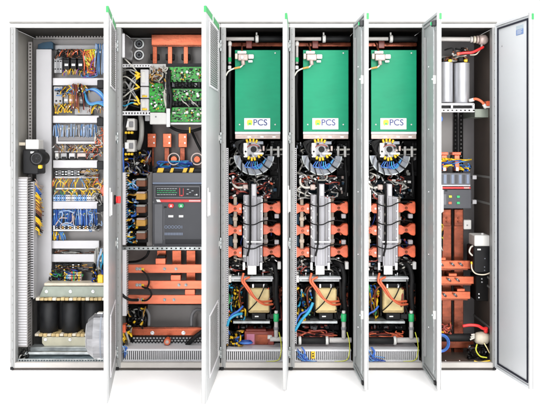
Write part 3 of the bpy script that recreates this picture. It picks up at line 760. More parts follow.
# ================================================================== BAY 2 : circuit breaker cabinet
solo('mounting_plate', 'grey plate behind the round cable glands at the top of the breaker cabinet', 'plate', P(132, 38.5, 224, 118, 66, 68, 'plate_grey', .2))
solo('mounting_plate', 'reddish grey plate behind the dark copper tabs above the breaker', 'plate', P(140, 122, 224, 172, 66, 68, 'plate_warm', .2))
solo('mounting_plate', 'grey plate behind the three bright copper bars', 'plate', P(126, 250, 224, 330, 66, 68, 'plate_warm', .2))
t = T('junction_box', 'pale grey box in the upper left corner of the breaker cabinet', 'box', at=(125, 60, 20))
t.part('lid', P(121.4, 33.5, 124.6, 57.6, 8, 10, 'duct_light', .4)); t.part('body', P(121.2, 33.8, 124.5, 57.4, 10.1, 58, 'plate_dark', .4))
for k, y in enumerate((44, 55)):
    t = T('cable_gland', ['upper', 'lower'][k]+' round metal cable gland on the grey plate near the copper bus', 'cable gland', 'round cable glands on the grey plate')
    g = MB(); g.ring(139, y, 60, 65.9, 5.0, 3.6, 'silver'); t.part('ring', g)
    g = MB(); g.disc(139, y, 62, 66, 3.5, 'dark_grey'); g.ring(139, y, 61, 62.1, 2.5, 1.6, 'cool_grey'); t.part('core', g)
t = T('copper_busbar', 'thick horizontal copper bus near the roof of the breaker cabinet', 'busbar')
t.part('bar', P(151.4, 34.6, 214, 45.4, 44, 50, 'copper', .4)); t.part('lower_lip', P(152, 45.6, 214, 46.6, 45, 50, 'copper_deep', .1))
for k, x in enumerate((152.6, 167.8, 183.6)):
    t = T('copper_bar', ['left', 'middle', 'right'][k]+' short upright copper bar hanging under the thick bus', 'busbar', 'upright copper bars under the thick bus')
    t.part('bar', P(x, 46.8, x+4.4, 66, 46, 49, 'copper', .3))
    t.part('clamp', P(x-2.2, 54, x+6.4, 60, 50.2, 56, 'black_plastic', .4))
solo('perforated_rail', 'white perforated rail above the looping grey wires', 'rail', perforated(MB(), 121.5, 64.2, 152, 67.4, 30, 'duct_white', 1.2, 2.6, .45))
solo('perforated_rail', 'white perforated rail below the looping grey wires', 'rail', perforated(MB(), 121, 111.2, 150, 115.4, 28, 'duct_white', 1.4, 2.9, .45))
cable('thin silver cable slanting down from the junction box', [(124, 58, 26), (128, 62, 24), (133, 67, 26), (137, 72, 30)], .7, 'wire_white')
t = T('wire_bundle', 'looping grey wires with yellow sleeves left of the green circuit boards', 'wires')
rnd = random.Random(5)
for k in range(17):
    y = 70+k*2.5; ye = [74, 77, 80, 88, 91, 100, 104, 107][k % 8]+rnd.uniform(-1.5, 1.5)
    pts = [(121.5, y, 34), (126+rnd.uniform(-1, 2), y-3+rnd.uniform(0, 4), 27), (132, (y+ye)/2-2, 25), (139.4+rnd.uniform(-1, .6), ye, 28)]
    w = t.part('wire', wire(pts, .75, (['wire_grey', 'mid_grey', 'black_rubber', 'wire_white', 'black_rubber', 'mid_grey', 'wire_grey', 'black_rubber'][k % 8] if k != 14 else 'cyan'), 7))
    if k % 8 in (0, 1, 3, 5, 6):
        a, b = W(*pts[-1]), W(*pts[-2]); v = (b-a).normalized()
        t.part('sleeve', MB().cyl(a, a+v*5.5*S, 1.15*S, 'yellow', 10), parent=w)
solo('dark_recess_plate', 'dark plate behind the looping grey wires', 'plate', P(121.6, 67.6, 152, 111, 50, 52, 'shade_and_black', .1))
for k, (a, b) in enumerate(((69.5, 86), (87, 98), (99, 111))):
    t = T('terminal_block', ['uppermost', 'middle', 'lowest'][k]+' white terminal block between the grey wires and the small green board', 'terminal block', 'white terminal blocks beside the small green board')
    t.part('body', P(140.4, a, 148.6, b, 28, 40, 'duct_light', .5))
    t.part('cover', P(141.4, a+2, 145, b-3, 27.2, 28.1, 'white_plastic', .3))
    if k: t.part('sleeve', P(142, b-2.6, 147, b-.8, 25.8, 27.9, 'yellow', .4))
# circuit boards
def chips(t, board, x0, y0, x1, y1, d, n, seed, kinds):
    rnd = random.Random(seed)
    for k in range(n):
        kd = rnd.choice(kinds); x, y = rnd.uniform(x0+1, x1-1), rnd.uniform(y0+1, y1-1)
        if kd == 'can':
            m = MB(); m.disc(x, y, d-4, d-.05, rnd.uniform(.5, 1.15), rnd.choice(['silver', 'white_plastic', 'aluminium', 'ivory']), 12); nm = 'capacitor'
        elif kd == 'chip':
            w, h = rnd.uniform(.7, 2.4), rnd.uniform(.6, 1.6); m = P(x-w/2, y-h/2, x+w/2, y+h/2, d-1, d-.05, rnd.choice(['black_plastic', 'dark_grey', 'black_plastic']), .12); nm = 'chip'
        elif kd == 'pale':
            w, h = rnd.uniform(1, 2.6), rnd.uniform(.7, 1.5); m = P(x-w/2, y-h/2, x+w/2, y+h/2, d-2, d-.05, rnd.choice(['module_grey', 'ivory', 'pinkish', 'white_plastic']), .2); nm = 'connector'
        else:
            w, h = rnd.uniform(.8, 1.6), rnd.uniform(.8, 2); m = P(x-w/2, y-h/2, x+w/2, y+h/2, d-2.6, d-.05, rnd.choice(['yellow', 'amber', 'brown', 'yellow', 'black_plastic']), .25); nm = 'terminal'
        t.part(nm, m)
K1 = ['can', 'chip', 'chip', 'chip', 'term', 'chip', 'pale']
t = T('circuit_board', 'small upright green circuit board at the left, over the white relay box', 'circuit board', 'green circuit boards')
b = t.part('board', P(149.6, 79.5, 165.6, 112, 34, 35, 'pcb_green', .05)); chips(t, b, 150, 80, 165, 111, 34, 56, 1, K1)
BN = ['uppermost', 'middle', 'lowest']
for k, (a, b_) in enumerate(((67, 82), (88.8, 101), (107.4, 122))):
    t = T('circuit_board', BN[k]+' of the three wide green circuit boards stacked beside the open door', 'circuit board', 'green circuit boards')
    x0 = 170.5 if k else 167.5
    b = t.part('board', P(x0, a, 213, b_, 33, 34, 'pcb_green', .05)); chips(t, b, x0+.5, a+.5, 203, b_-.5, 33, 66, 10+k, K1)
    for (x, y) in ((187, a+5), (198, a+7)):
        m = MB(); m.disc(x, y, 28, 32.9, 1.5, 'white_plastic', 14); t.part('capacitor', m)
solo('cover_plate', 'white plate with small parts above the small green board', 'plate', P(149.4, 64, 166, 79, 36, 38, 'white_plastic', .4))
tangle('mixed wires in front of the white plate above the small green board', 149, 66, 168, 84, 26, 35, 16, ['yellow', 'brown', 'wire_white', 'black_rubber', 'pinkish', 'amber'], .7, seed=51)
solo('rear_plate', 'dark plate behind the green circuit boards', 'plate', P(149, 63.5, 214, 123.8, 40, 42, 'dark_grey', .1))
t = T('wire_bundle', 'upright black wires between the small and the wide green boards', 'wires')
rnd = random.Random(8)
for k in range(13):
    x = 166+rnd.uniform(-1, 5); t.part('wire', wire([(x, 70+rnd.uniform(-3, 3), 31), (x+rnd.uniform(-2, 2), 84, 28), (x+rnd.uniform(-2, 2), 97, 28), (x+rnd.uniform(-1, 2), 113, 30)], .9, rnd.choice(['black_rubber', 'black_rubber', 'black_rubber', 'black_rubber', 'wire_white', 'dark_grey']), 7))
for k, y in enumerate((84.2, 102.8)):
    t = T('wire_bundle', ['upper', 'lower'][k]+' row of black connectors and wires between the wide green boards', 'wires')
    rnd = random.Random(60+k)
    for q in range(12):
        x = 172+q*3.2
        t.part('connector', P(x, y-1.6+rnd.uniform(-.8, .8), x+2.7, y+2.6+rnd.uniform(-.5, .8), 28+rnd.uniform(0, 2), 35, rnd.choice(['black_plastic', 'black_plastic', 'black_plastic', 'slate', 'module_grey', 'dark_grey']), .3))
    for q in range(5):
        x = 172+q*4.6; t.part('wire', wire([(x, y-4, 31), (x+2, y-1, 27), (x+5, y+1, 26), (x+8, y+4, 31)], .6, rnd.choice(['black_rubber', 'black_rubber', 'wire_white', 'amber', 'black_rubber']), 6))
t = T('relay_box', 'white relay box with clip below the small green board', 'relay')
t.part('body', P(149.8, 112.6, 167, 124.4, 30, 44, 'white_plastic', .5)); t.part('rail', P(145, 115.6, 149.7, 121, 33, 44, 'module_grey', .2))
t.part('clip', P(166.4, 108.6, 170, 127, 27, 29.9, 'white_label', .4)); t.part('marking', P(155, 116, 156.6, 117.6, 29.9, 30.1, 'mid_grey', 0))
solo('support_bar', 'thin white bar under the wide green circuit boards', 'bar', P(170.2, 122.6, 214, 124.6, 31, 44, 'duct_white', .3))
# middle left
cable('thick black cable bending past the white contactors', [(126.5, 113, 36), (125, 122, 24), (122.8, 132, 20), (122.4, 143, 26)], 2.1, 'black_rubber')
cable('grey corrugated conduit curving beside the copper tabs', [(140, 113.5, 44), (141.6, 124, 38), (141.2, 138, 38), (138.4, 149, 46)], 2.6, 'wire_grey', name='conduit')
t = T('cable', 'black cable sagging under the green circuit boards', 'cable'); t.part('jacket', wire([(168, 125.5, 44), (178, 130.5, 40), (190, 131.5, 40), (206, 127, 44)], 1.6, 'black_rubber', 9, 8)); t.part('tie', P(189, 127, 190.4, 133, 37.4, 41, 'yellow', .2))
for k, y in enumerate((118.5, 140)):
    t = T('contactor', ['upper', 'lower'][k]+' white contactor beside the thick black cable', 'contactor', 'white contactors beside the thick black cable')
    t.part('body', P(126.5, y, 134.6, y+12, 32, 50, 'white_plastic', .7))
    t.part('coil_cover', P(124.6, y+2.4, 128.4, y+9, 29.5, 31.9, 'white_label', .6)); t.part('contact_carrier', P(129.2, y+3, 133.2, y+8.6, 30.4, 31.9, 'mid_grey', .4))
    g = MB()
    for q in range(3): g.disc(125.6+q*3, y+14.2, 29, 36, 1.2, 'yellow', 10)
    t.part('yellow_terminals', g)
solo('dark_recess_plate', 'dark plate behind the white contactors and relay sockets', 'plate', P(121.6, 115.6, 152, 246, 54, 56, 'shade_and_black', .1))
cable('bright blue cable running down beside the lower white contactor', [(122.8, 148, 27), (122.6, 158, 25), (123.4, 168, 25), (122.4, 176, 28)], 1.2, 'blue')
tangle('dark wires tangled below the grey conduit', 122, 150, 151, 176, 30, 46, 34, ['black_rubber', 'black_rubber', 'dark_grey', 'brown', 'amber', 'blue_deep', 'wire_grey'], .8, seed=52, lug=['yellow', 'dark_grey', 'silver'], reach=.3)
SR = ['topmost', 'second', 'third', 'fourth', 'lowest']
for k in range(5):
    y = 178+k*13.2
    t = T('relay_socket', SR[k]+' amber relay in its dark socket left of the breaker', 'relay', 'amber relays left of the breaker')
    t.part('socket', P(134, y, 147, y+12, 40, 52, 'black_plastic', .4)); t.part('relay', P(136, y+2.6, 145.4, y+8.6, 27, 39.9, 'amber' if k % 2 else 'brown', .6))
    t.part('cap', P(136.4, y+.6, 145, y+2.5, 28, 39.9, 'pinkish' if k % 2 else 'wire_grey', .3))
    tangle(['first', 'second', 'third', 'fourth', 'fifth'][k]+' cluster from the top of blue and yellow wires left of the amber relays', 122.6, y, 138.5, y+12.5, 26, 39, 13, ['blue', 'cyan', 'blue_mid', 'yellow', 'black_rubber', 'black_rubber', 'amber', 'blue_pale'], .7, group='wire clusters left of the amber relays', seed=70+k, lug=['yellow', 'white_plastic', 'blue_mid'], reach=.4)
solo('side_plate', 'narrow grey plate along the left edge of the breaker', 'plate', P(146.6, 172, 152.4, 246, 48, 50, 'plate_grey', .3))
slotted_duct_v('upper slotted strip beside the amber relays', 120.8, 172.5, 125.6, 245, 16, m='duct_light', pitch=2.3)
slotted_duct_v('lower slotted strip beside the bright copper bars', 120.8, 250, 126.4, 316, 16, m='duct_light', pitch=2.3)
# copper tabs above breaker
for k, x in enumerate((147.4, 162.8, 178.4)):
    t = T('copper_tab', ['left', 'middle', 'right'][k]+' upright copper connection between the green boards and the breaker', 'busbar', 'upright copper connections above the breaker')
    t.part('upper_tab', P(x, 133.5, x+8.6, 147.4, 50, 54, 'copper', .4))
    t.part('lower_tab', P(x+1.6, 147.6, x+6.4, 166, 56, 58, 'copper_deep', .3))
    for yy in (137, 143): t.part('bolt', bolt(x+6.6, yy, 50, .7))
    g = MB(); g.disc(x+(-1.5, 9, 16.6)[k]+2, 159.4, 44, 48, 3.4, 'copper', 20); t.part('round_terminal', g)
    if k:
        g = MB(); g.ring(x+(-1.5, 9, 16.6)[k]+2, 159, 40, 41.2, 6.2, 5.2, 'pinkish'); t.part('ring', g)
cable('black cable slanting at the right of the copper connections', [(192, 132, 58), (197, 143, 52), (203, 154, 52)], 1.4, 'black_rubber')
tangle('blue wires lying along the top of the breaker', 155, 161, 193, 169, 38, 48, 14, ['blue', 'blue_deep', 'blue_mid', 'blue', 'cyan'], .8, seed=53, reach=.5)
solo('black_terminal_cover', 'black terminal cover strip on top of the breaker', 'cover', P(153, 168.4, 203, 172.2, 40, 52, 'black_plastic', .4))
for k, (x, w) in enumerate(((157, 6), (170, 3), (182.6, 4), (189, 4))):
    solo('yellow_tag', ['first', 'second', 'third', 'fourth'][k]+' yellow wire tag from the left on top of the breaker', 'tag', MB().prism([(x+1.2, 168), (x+w+1.2, 168), (x+w-.4, 172.6), (x-.4, 172.6)], 37.5, 39.9, 'yellow', .2), 'yellow wire tags on top of the breaker')
# breaker
t = T('circuit_breaker', 'large dark grey air circuit breaker with red stripe and push buttons', 'circuit breaker', at=(176, 246, 40))
t.part('body', P(152.2, 184.6, 203, 246.4, 33, 60, 'slate', .7))
t.part('arc_chute', P(152.2, 172.8, 203, 184.4, 35, 60, 'slate_light', .6))
t.part('top_edge', P(152.6, 182.4, 202.6, 184.2, 34, 34.9, 'slate_blue', .2))
p = t.part('trip_unit', P(154, 185.8, 200.4, 198.6, 30.6, 32.9, 'slate_light', .5))
t.part('display', P(155.4, 187.2, 199, 196.8, 30.0, 30.5, 'slate_dark', .2), parent=p)
g = MB()
for r in range(4):
    rnd = random.Random(90+r); x = 157
    while x < 176:
        w = rnd.uniform(1.0, 3.2); g.pb(x, 188.4+r*2.0, min(x+w, 177), 188.95+r*2.0, 29.85, 30.0, 'green_bright' if r in (1, 2) else 'ink_grey', 0); x += w+.6
t.part('display_text', g, parent=p)
for (a, b, c_, e, m_) in ((179.4, 187.8, 180, 196, 'red'), (183, 188.4, 183.5, 195.6, 'red'), (180.6, 195, 182.6, 196.2, 'red'), (187, 189, 189, 189.7, 'ink_grey'), (189, 192, 191, 192.7, 'ink_grey'),
        (191.5, 190.4, 193.5, 191.1, 'ink_grey'), (186.4, 193.6, 188.4, 194.3, 'ink_grey'), (194.5, 194.6, 195.6, 195.3, 'ink_grey'), (196, 194, 197.4, 195.4, 'white_label')):
    t.part('display_mark', MB().pb(a, b, c_, e, 29.8, 30, m_, 0), parent=p)

st = t.part('red_stripe', P(158.5, 199.4, 201, 202.2, 32.4, 32.9, 'red', .1))
g = MB(); g.prism([(156, 199.5), (159.6, 199.5), (161, 202.1), (157.2, 202.1)], 32.2, 32.38, 'white_label', .02)
x = 189; rnd = random.Random(4)
while x < 200.2: g.pb(x, 200.1, x+.7, 201.5, 32.25, 32.38, 'white_label', 0); x += 1.05
t.part('stripe_marking', g, parent=st)
for k, x in enumerate((171, 181)):
    b = t.part('push_button', MB().prism([(x-2.4, 203.6), (x+2.4, 203.6), (x+3, 206), (x+1.8, 208), (x-1.8, 208), (x-3, 206)], 31.4, 32.9, ['red', 'green_bright'][k], .4), label=['red push button', 'green push button'][k])
    t.part('marking', MB().prism([(x-1.2, 206.8), (x, 204.4), (x+1.2, 206.8)], 31.2, 31.38, 'white_label', .02), parent=b)
    t.part('label_plate', P(x-2.2-(k == 0)*.6, 215.2, x+2.3, 217.4, 32.5, 32.95, 'white_label', .05))
t.part('lock_slot', P(164, 206.4, 166.6, 208, 32.6, 32.95, 'black_plastic', .05))
t.part('side_cover', P(154.4, 204, 162.6, 243.8, 32.2, 32.95, 'slate_light', .4)); t.part('bottom_cover', P(165.4, 239.4, 201.6, 244, 32.2, 32.95, 'slate_dark', .4))
for (x, y) in ((153.4, 202), (202, 203.6), (153.4, 245.2), (202, 245.2)): t.part('screw', bolt(x, y, 33, .5, 'mid_grey', .4))
t.part('cover_plate', P(163.6, 209, 164.3, 240, 32.6, 32.95, 'slate_light', .05))
for k in range(5): g = MB(); g.ring(166+k*3.3, 227, 32.6, 32.9, 1.6, 1.05, 'slate_blue', 0, 360, 14); t.part('rating_text', g)
g = MB(); g.pb(181.5, 225.6, 182.2, 228.6, 32.6, 32.9, 'slate_blue', 0); t.part('rating_text', g)
g = MB()
for k in range(12): g.pb(164.6+k*1.55, 232.6, 165.7+k*1.55, 235.2, 32.6, 32.95, 'slate_blue', 0)
t.part('rating_text', g)
solo('perforated_rail', 'galvanised perforated rail under the breaker', 'rail', perforated(MB(), 121, 246.8, 214, 250, 20, 'galvanised', 3, 4.6, .35))
# bright copper bars
for k, x in enumerate((157, 172.2, 186.4)):
    t = T('copper_tab', ['left', 'middle', 'right'][k]+' short copper tab coming down under the breaker', 'busbar', 'copper tabs under the breaker')
    yb = (258, 274.5, 289)[k]
    t.part('tab', P(x, 250.4, x+9, yb, 46, 50, 'copper', .3)); t.part('foot', P(x-1.6, (258.6, 275, 289.4)[k], x+8.6, (264.4, 280.6, 295)[k], 34, 46, 'copper_bright', .4))
    t.part('insulator', P(x, (255.6, 272, 287)[k], x+8.4, (258.4, 274.8, 289.3)[k], 37, 45.9, 'black_plastic', .3))
for k, (a, b) in enumerate(((264.6, 273), (280.8, 289), (295.2, 304))):
    t = T('copper_busbar', BN[k]+' of three bright horizontal copper bars below the breaker', 'busbar', 'bright horizontal copper bars below the breaker')
    t.part('bar', P(128, a, 213, b, 31, 35, 'copper_bright', .4))
    for x in ((137, 140, 164.6, 176), (137, 140, 179, 186), (138, 142, 164.6, 174))[k]: t.part('bolt', bolt(x, (a+b)/2, 31, 1.25, 'galvanised'))
    t.part('warning_tag', P(141.4, (a+b)/2-.8, 144, (a+b)/2+2.4, 30.2, 30.95, 'yellow', .2))
cable('black cable looping from the top copper bar to the middle one', [(142, 270.5, 28), (147, 275, 25), (149, 282, 24), (146.6, 288, 26), (142, 286.5, 28)], .9, 'black_rubber')
cable('black cable looping from the middle copper bar to the lowest one', [(143, 287, 28), (149, 289, 24), (151.4, 295, 24), (147, 300, 26), (142, 300.6, 28)], .9, 'black_rubber')
cable('thick black cable bending from the slotted strip to the lowest copper bar', [(121, 292, 18), (124.4, 296.6, 16), (130, 299.6, 19), (138, 300, 27)], 1.5, 'black_rubber')
cable('black cable sagging from the rail above the top copper bar', [(129, 262, 50), (138, 261, 45), (146, 256.6, 42), (149, 250.6, 42)], 1.2, 'black_rubber')
solo('back_plate', 'grey plate below the lowest copper bar', 'plate', P(146, 305, 214, 328, 60, 63, 'plate_grey', .3))
solo('dark_box', 'dark box left of the grey plate under the copper bars', 'box', P(127.5, 305, 145.6, 329, 46, 64, 'shade_and_black', .3))
tangle('dark wires with yellow ends beside the grey plate', 127, 306, 146, 332, 34, 46, 20, ['black_rubber', 'black_rubber', 'dark_grey', 'wire_grey', 'amber'], .8, seed=54, lug=['yellow', 'silver'], reach=.4)
cable('left grey conduit hooked over the copper earth bar', [(141, 312, 50), (146, 309.6, 46), (149, 315, 44), (149, 326, 43)], 1.7, 'mid_grey', name='conduit')
cable('right grey conduit hooked over the copper earth bar', [(203, 310, 50), (196.4, 309.6, 46), (192, 315, 44), (191.4, 326, 43)], 1.7, 'mid_grey', name='conduit')
t = T('copper_busbar', 'copper earth bar with two bright bolts near the cabinet floor', 'busbar')
t.part('bar', P(128.5, 328.6, 212, 335.6, 37, 41, 'copper', .4)); t.part('top_edge', P(128.5, 327.2, 212, 328.4, 38, 41, 'copper_deep', .1))
for x in (152.4, 183.4): t.part('bolt', bolt(x, 332.8, 37, 1.5, 'silver'))
mb = MB()
for r in range(3):
    for k in range(21): mb.pb(133+k*3.3+(r % 2)*1.6, 337.4+r*2.5, 135+k*3.3+(r % 2)*1.6, 338.9+r*2.5, 33.2, 34, 'module_grey', .1)
mb.pb(132, 336.6, 211, 345, 34.05, 36, 'black_plastic', .2)
solo('cable_comb', 'black and white cable comb below the copper earth bar', 'comb', mb)
t = T('cable_gland', 'round red connector in front of the cable comb', 'connector'); g = MB(); g.disc(167, 342, 24, 33, 3.2, 'orange_cable'); t.part('body', g); g = MB(); g.disc(167, 342, 23.4, 23.95, 1.8, 'pinkish'); t.part('face', g)
tangle('yellow and orange connectors and wires at the lower left of the breaker cabinet', 121.5, 324, 132, 343, 20, 32, 12, ['yellow', 'orange_cable', 'black_rubber', 'wire_grey'], 1.0, seed=55, lug=['yellow'])
solo('orange_block', 'orange connector block at the lower left corner of the breaker cabinet', 'connector', P(121.6, 325, 125.4, 333, 20, 30, 'orange', .5))
cable('thick black cable leaning at the right of the cable comb', [(187, 345, 30), (194, 338, 26), (203, 331, 26)], 2.4, 'black_rubber')
slotted_duct_h('wide white slotted duct along the floor of the breaker cabinet', 121.2, 344.6, 213, 361.6)
solo('perforated_rail', 'perforated strip along the front sill of the breaker cabinet', 'rail', perforated(MB(), 121.4, 360.6, 214, 363, 9, 'duct_light', 1, 2.7, .55))
tangle('blue wires at the left end of the wide slotted duct', 121, 345, 128, 358, 8, 12, 5, ['blue', 'blue_mid', 'blue_pale'], .6, seed=56)

# ================================================================== BAYS 3, 4, 5 : converters (built once, then repeated)
REC = []
G = '{bay}'
T_ = T
t = T('coolant_pipe', 'grey coolant pipe with black hose under the roof of the {bay}', 'pipe', 'coolant pipes under the roof')
f = MB(); f.cyl(W(222, 39, 22), W(254, 39, 22), 2.0*S, 'pipe_grey', 16, .05); t.part('pipe', f)
f = MB(); f.cyl(W(255.4, 39, 22), W(258.6, 39, 22), 4.0*S, 'white_plastic', 18, .12); t.part('clamp_ring', f)
f = MB(); f.cyl(W(258.7, 39, 22), W(283, 39, 22), 3.2*S, 'black_rubber', 16, .05); f.cyl(W(254.1, 39, 22), W(255.3, 39, 22), 2.6*S, 'black_rubber', 14, .05); t.part('hose', f)
f = MB(); f.cyl(W(256.6, 35, 22), W(256.6, 32.6, 22), .9*S, 'white_plastic', 10); t.part('vent_screw', f)
t = T('copper_bar', 'dark copper bar behind the coolant pipe of the {bay}', 'busbar', 'dark copper bars behind the coolant pipes')
t.part('bar', P(231, 42.6, 285, 46.6, 34, 37, 'copper_deep', .3)); t.part('clamp', P(246, 40.6, 252, 48.4, 30, 33.9, 'red_brown', .5))
t = T('coolant_valve', 'upright white fitting with green ring left of the panel in the {bay}', 'pipe fitting', 'upright white fittings beside the green panels')
f = MB(); f.cyl(W(229.8, 64, 20), W(229.8, 41.2, 20), 1.5*S, 'pipe_grey', 14, .05); t.part('pipe', f)
f = MB(); f.cyl(W(229.8, 62, 20), W(229.8, 57.6, 20), 1.95*S, 'green_bright', 14, .1); t.part('green_ring', f)
f = MB(); f.cyl(W(229.8, 46, 20), W(229.8, 42.4, 20), 2.1*S, 'white_plastic', 14, .15); t.part('collar', f)
f = MB(); f.cyl(W(229.6, 69.4, 20), W(229.6, 65.8, 20), 1.9*S, 'white_label', 14, .2); f.cyl(W(229.6, 65.7, 20), W(229.6, 64.1, 20), 1.2*S, 'black_plastic', 10); t.part('cap', f)
t = T('hose', 'black hose running down left of the green panel in the {bay}', 'hose', 'black hoses left of the green panels')
t.part('jacket', wire([(229.8, 70, 22), (229.4, 92, 24), (230.6, 118, 25), (231, 141, 26)], 1.9, 'black_rubber', 9))
t = T('converter_module', 'bright green converter panel with white PCS plate in the {bay}', 'converter', 'green converter panels with white PCS plates')
t.part('panel', P(235, 50.2, 280.4, 131.6, 10, 12, 'green_panel', .25)); t.part('housing', P(235.6, 51, 279.8, 138.6, 12.1, 50, 'dark_grey', .2))
t.part('edge_strip', P(235, 131.8, 280.4, 134.2, 9.6, 12, 'duct_white', .2)); t.part('base_strip', P(235.2, 134.3, 280.2, 138.9, 10.4, 12.05, 'pinkish', .2))
lp = t.part('name_plate', P(244.2, 118.2, 270.2, 129.4, 9.5, 9.95, 'white_label', .05))
t.part('lettering', text_mesh('PCS', 253.4, 125.4, 9.38, 13.8, 'ink_blue', .06, .012), parent=lp)
lg = MB(); lg.prism([(247.2,120.4),(249.6,119.6),(252.2,120.2),(252.6,122.6),(251.8,125.4),(249.4,125),(247.6,125.8),(246.8,123)], 9.3, 9.48, 'logo_lime', .05); lg.pb(248.6, 123, 251, 124.6, 9.2, 9.29, 'green_bright', 0)
t.part('emblem', lg, parent=lp)
lg = MB(); x = 248.4
while x < 266: lg.pb(x, 127.1, x+.62, 127.5, 9.4, 9.48, 'ink_grey', 0); x += .95
t.part('small_print', lg, parent=lp)
for (x, y) in ((275.2, 53.2), (239.6, 124.6), (275.2, 124.6)): t.part('screw', bolt(x, y, 10, .55, 'white_plastic', .5))
for x in (247.6, 260.4, 272.4): t.part('slot', P(x, 136.2, x+3.2, 137.6, 10.2, 10.39, 'white_label', .05))
t = T('valve_block', 'pinkish metal manifold on the upper left corner of the panel in the {bay}', 'manifold', 'pinkish metal manifolds on the green panels')
t.part('body', P(238, 54.2, 248, 60.4, 3.5, 9.9, 'pinkish', .7)); t.part('top_bar', P(237.4, 51, 246.4, 53.8, 4.4, 9.9, 'white_plastic', .5)); t.part('bracket', P(235, 53.6, 237.6, 59, 5, 9.9, 'ivory', .4))
t.part('outlet', P(248.2, 54.4, 253.8, 58.8, 5, 9.9, 'white_plastic', .6)); t.part('outlet', P(248.2, 60.2, 252.6, 62.4, 6, 9.9, 'white_label', .4)); t.part('nozzle', MB().cyl(W(243.4, 65.2, 6), W(242.8, 60.6, 6), 2.0*S, 'pinkish', 12))
mp = MB(); mp.disc(242, 57.4, 2.6, 3.45, 1.8, 'silver', 14); t.part('plug', mp)
mp = MB(); mp.cyl(W(242, 50.9, 7), W(242, 43, 26), .9*S, 'copper_deep', 8); t.part('stub_pipe', mp)
t = T('sensor_hose', 'thin cream hose with orange sleeve beside the manifold of the {bay}', 'hose', 'thin cream hoses beside the manifolds')
t.part('tube', wire([(225.6, 76, 3), (228.6, 71.4, 3), (234, 68.6, 4), (240, 67.4, 5), (243.4, 64.4, 6)], .8, 'wire_white', 8)); t.part('sleeve', MB().tube(crom([W(234, 68.6, 4), W(237, 67.9, 4.5), (W(240, 67.4, 5))]), 1.05*S, 'amber', 8))
# round unit
t = T('round_fan', 'round metal fan unit with silver lower rim in the {bay}', 'fan', 'round metal fan units under the green panels')
g = MB(); g.ring(254, 155, 12, 28, 20.2, 13.8, 'cool_grey', 182, 356, 44); g.ring(254, 155, 11.2, 11.95, 20.3, 19.2, 'galvanised', 182, 356, 44); t.part('rim', g)
g = MB(); g.disc(252, 149.6, 18, 34, 14, 'black_plastic', 30); t.part('housing', g)
g = MB(); g.disc(252, 149.6, 12, 17.9, 9.6, 'hub_metal', 26, .1); t.part('hub', g)
g = MB(); g.disc(253.6, 149.4, 11, 11.9, 3.0, 'black_plastic', 16); g.ring(253.6, 149.4, 11.2, 11.95, 4.6, 3.4, 'module_grey'); t.part('bearing', g)
for a in range(0, 360, 60):
    t.part('bolt', bolt(252+7.4*math.cos(math.radians(a+15)), 149.6+7.4*math.sin(math.radians(a+15)), 12, .55))
t.part('terminal_block', P(243.4, 143, 247.6, 157.4, 9, 11.9, 'white_plastic', .5))
g = MB(); g.disc(245.6, 151.6, 8.6, 9.05, 1.0, 'black_plastic', 10); t.part('hole', g)
t.part('red_wire', wire([(247, 147.4, 9.5), (250, 145.4, 8.6), (255, 145, 8.6), (259, 146.6, 9.5)], .55, 'red_brown', 6))
for (x, y, w_, h_) in ((249, 143, 2, 2.4), (257.6, 146.8, 2.4, 2), (249.4, 154.6, 2.4, 2), (259, 149.4, 2.6, 2.2), (262.6, 146, 2, 5)):
    t.part('small_block', P(x, y, x+w_, y+h_, 9.6, 11.9, 'dark_grey' if x < 258 else 'pinkish', .3))
t.part('bridge', P(254, 152.6, 263.6, 154.6, 8.6, 11.9, 'white_label', .3)); t.part('bridge', P(256.6, 141.4, 263.4, 144.4, 9, 17, 'cool_grey', .3))
for (x, y) in ((246.5, 139.5), (250, 138.6), (253.6, 138.7), (257, 140), (248.4, 159.4), (251.8, 161), (255, 160.4), (259.6, 157.8), (262, 155.6)):
    t.part('yellow_lug', MB().cyl(W(x, y, 9), W(x+(252-x)*.18, y+(149.6-y)*.3, 10), 1.15*S, 'yellow', 8))
for k in range(6):
    t.part('blue_lead', wire([(248+k*1.8, 161.5, 9), (245+k*2.6, 166.5, 8.5), (251+k*2, 168.5-abs(k-3)*.4, 9), (261+k*1.1, 164-k*1.2, 12)], .55, ['blue', 'blue_mid', 'blue_deep', 'blue', 'cyan', 'blue_mid'][k], 6))
for k in range(4):
    t.part('black_lead', wire([(246-k, 156+k, 10), (239-k, 152-k*2, 8), (238-k*.5, 145-k, 10), (243+k, 141-k*.5, 12)], .7, 'black_rubber', 6))
for k in range(7):
    a = math.radians(200+k*22); b_ = math.radians(212+k*21)
    t.part('black_lead', wire([(252+11*math.cos(a), 150-11*math.sin(a), 14), (253.5+16*math.cos(a), 153-16*math.sin(a), 9.5), (254+20.5*math.cos(b_), 155-20.5*math.sin(b_), 9.8), (254+24*math.cos(b_), 155-23*math.sin(b_), 20)], .55+.15*(k % 2), 'black_rubber' if k % 3 else 'mid_grey', 6))
t = T('pipe_manifold', 'pale plastic pipe tee right of the round fan in the {bay}', 'pipe', 'pale pipe tees right of the round fans')
g = MB(); g.cyl(W(263.6, 150, 26), W(283, 149.4, 26), 1.1*S, 'wire_white', 10); t.part('pipe', g)
g = MB(); g.cyl(W(263.6, 155, 28), W(283, 154.4, 28), .7*S, 'wire_grey', 10); t.part('lower_pipe', g)
for x in (271.4, 278.4): g = MB(); g.cyl(W(x, 157, 25), W(x, 146.4, 25), 1.4*S, 'white_plastic', 10); t.part('fitting', g)
t = T('hooked_pipe', 'pale hooked pipe below the left of the round fan in the {bay}', 'pipe', 'pale hooked pipes below the round fans')
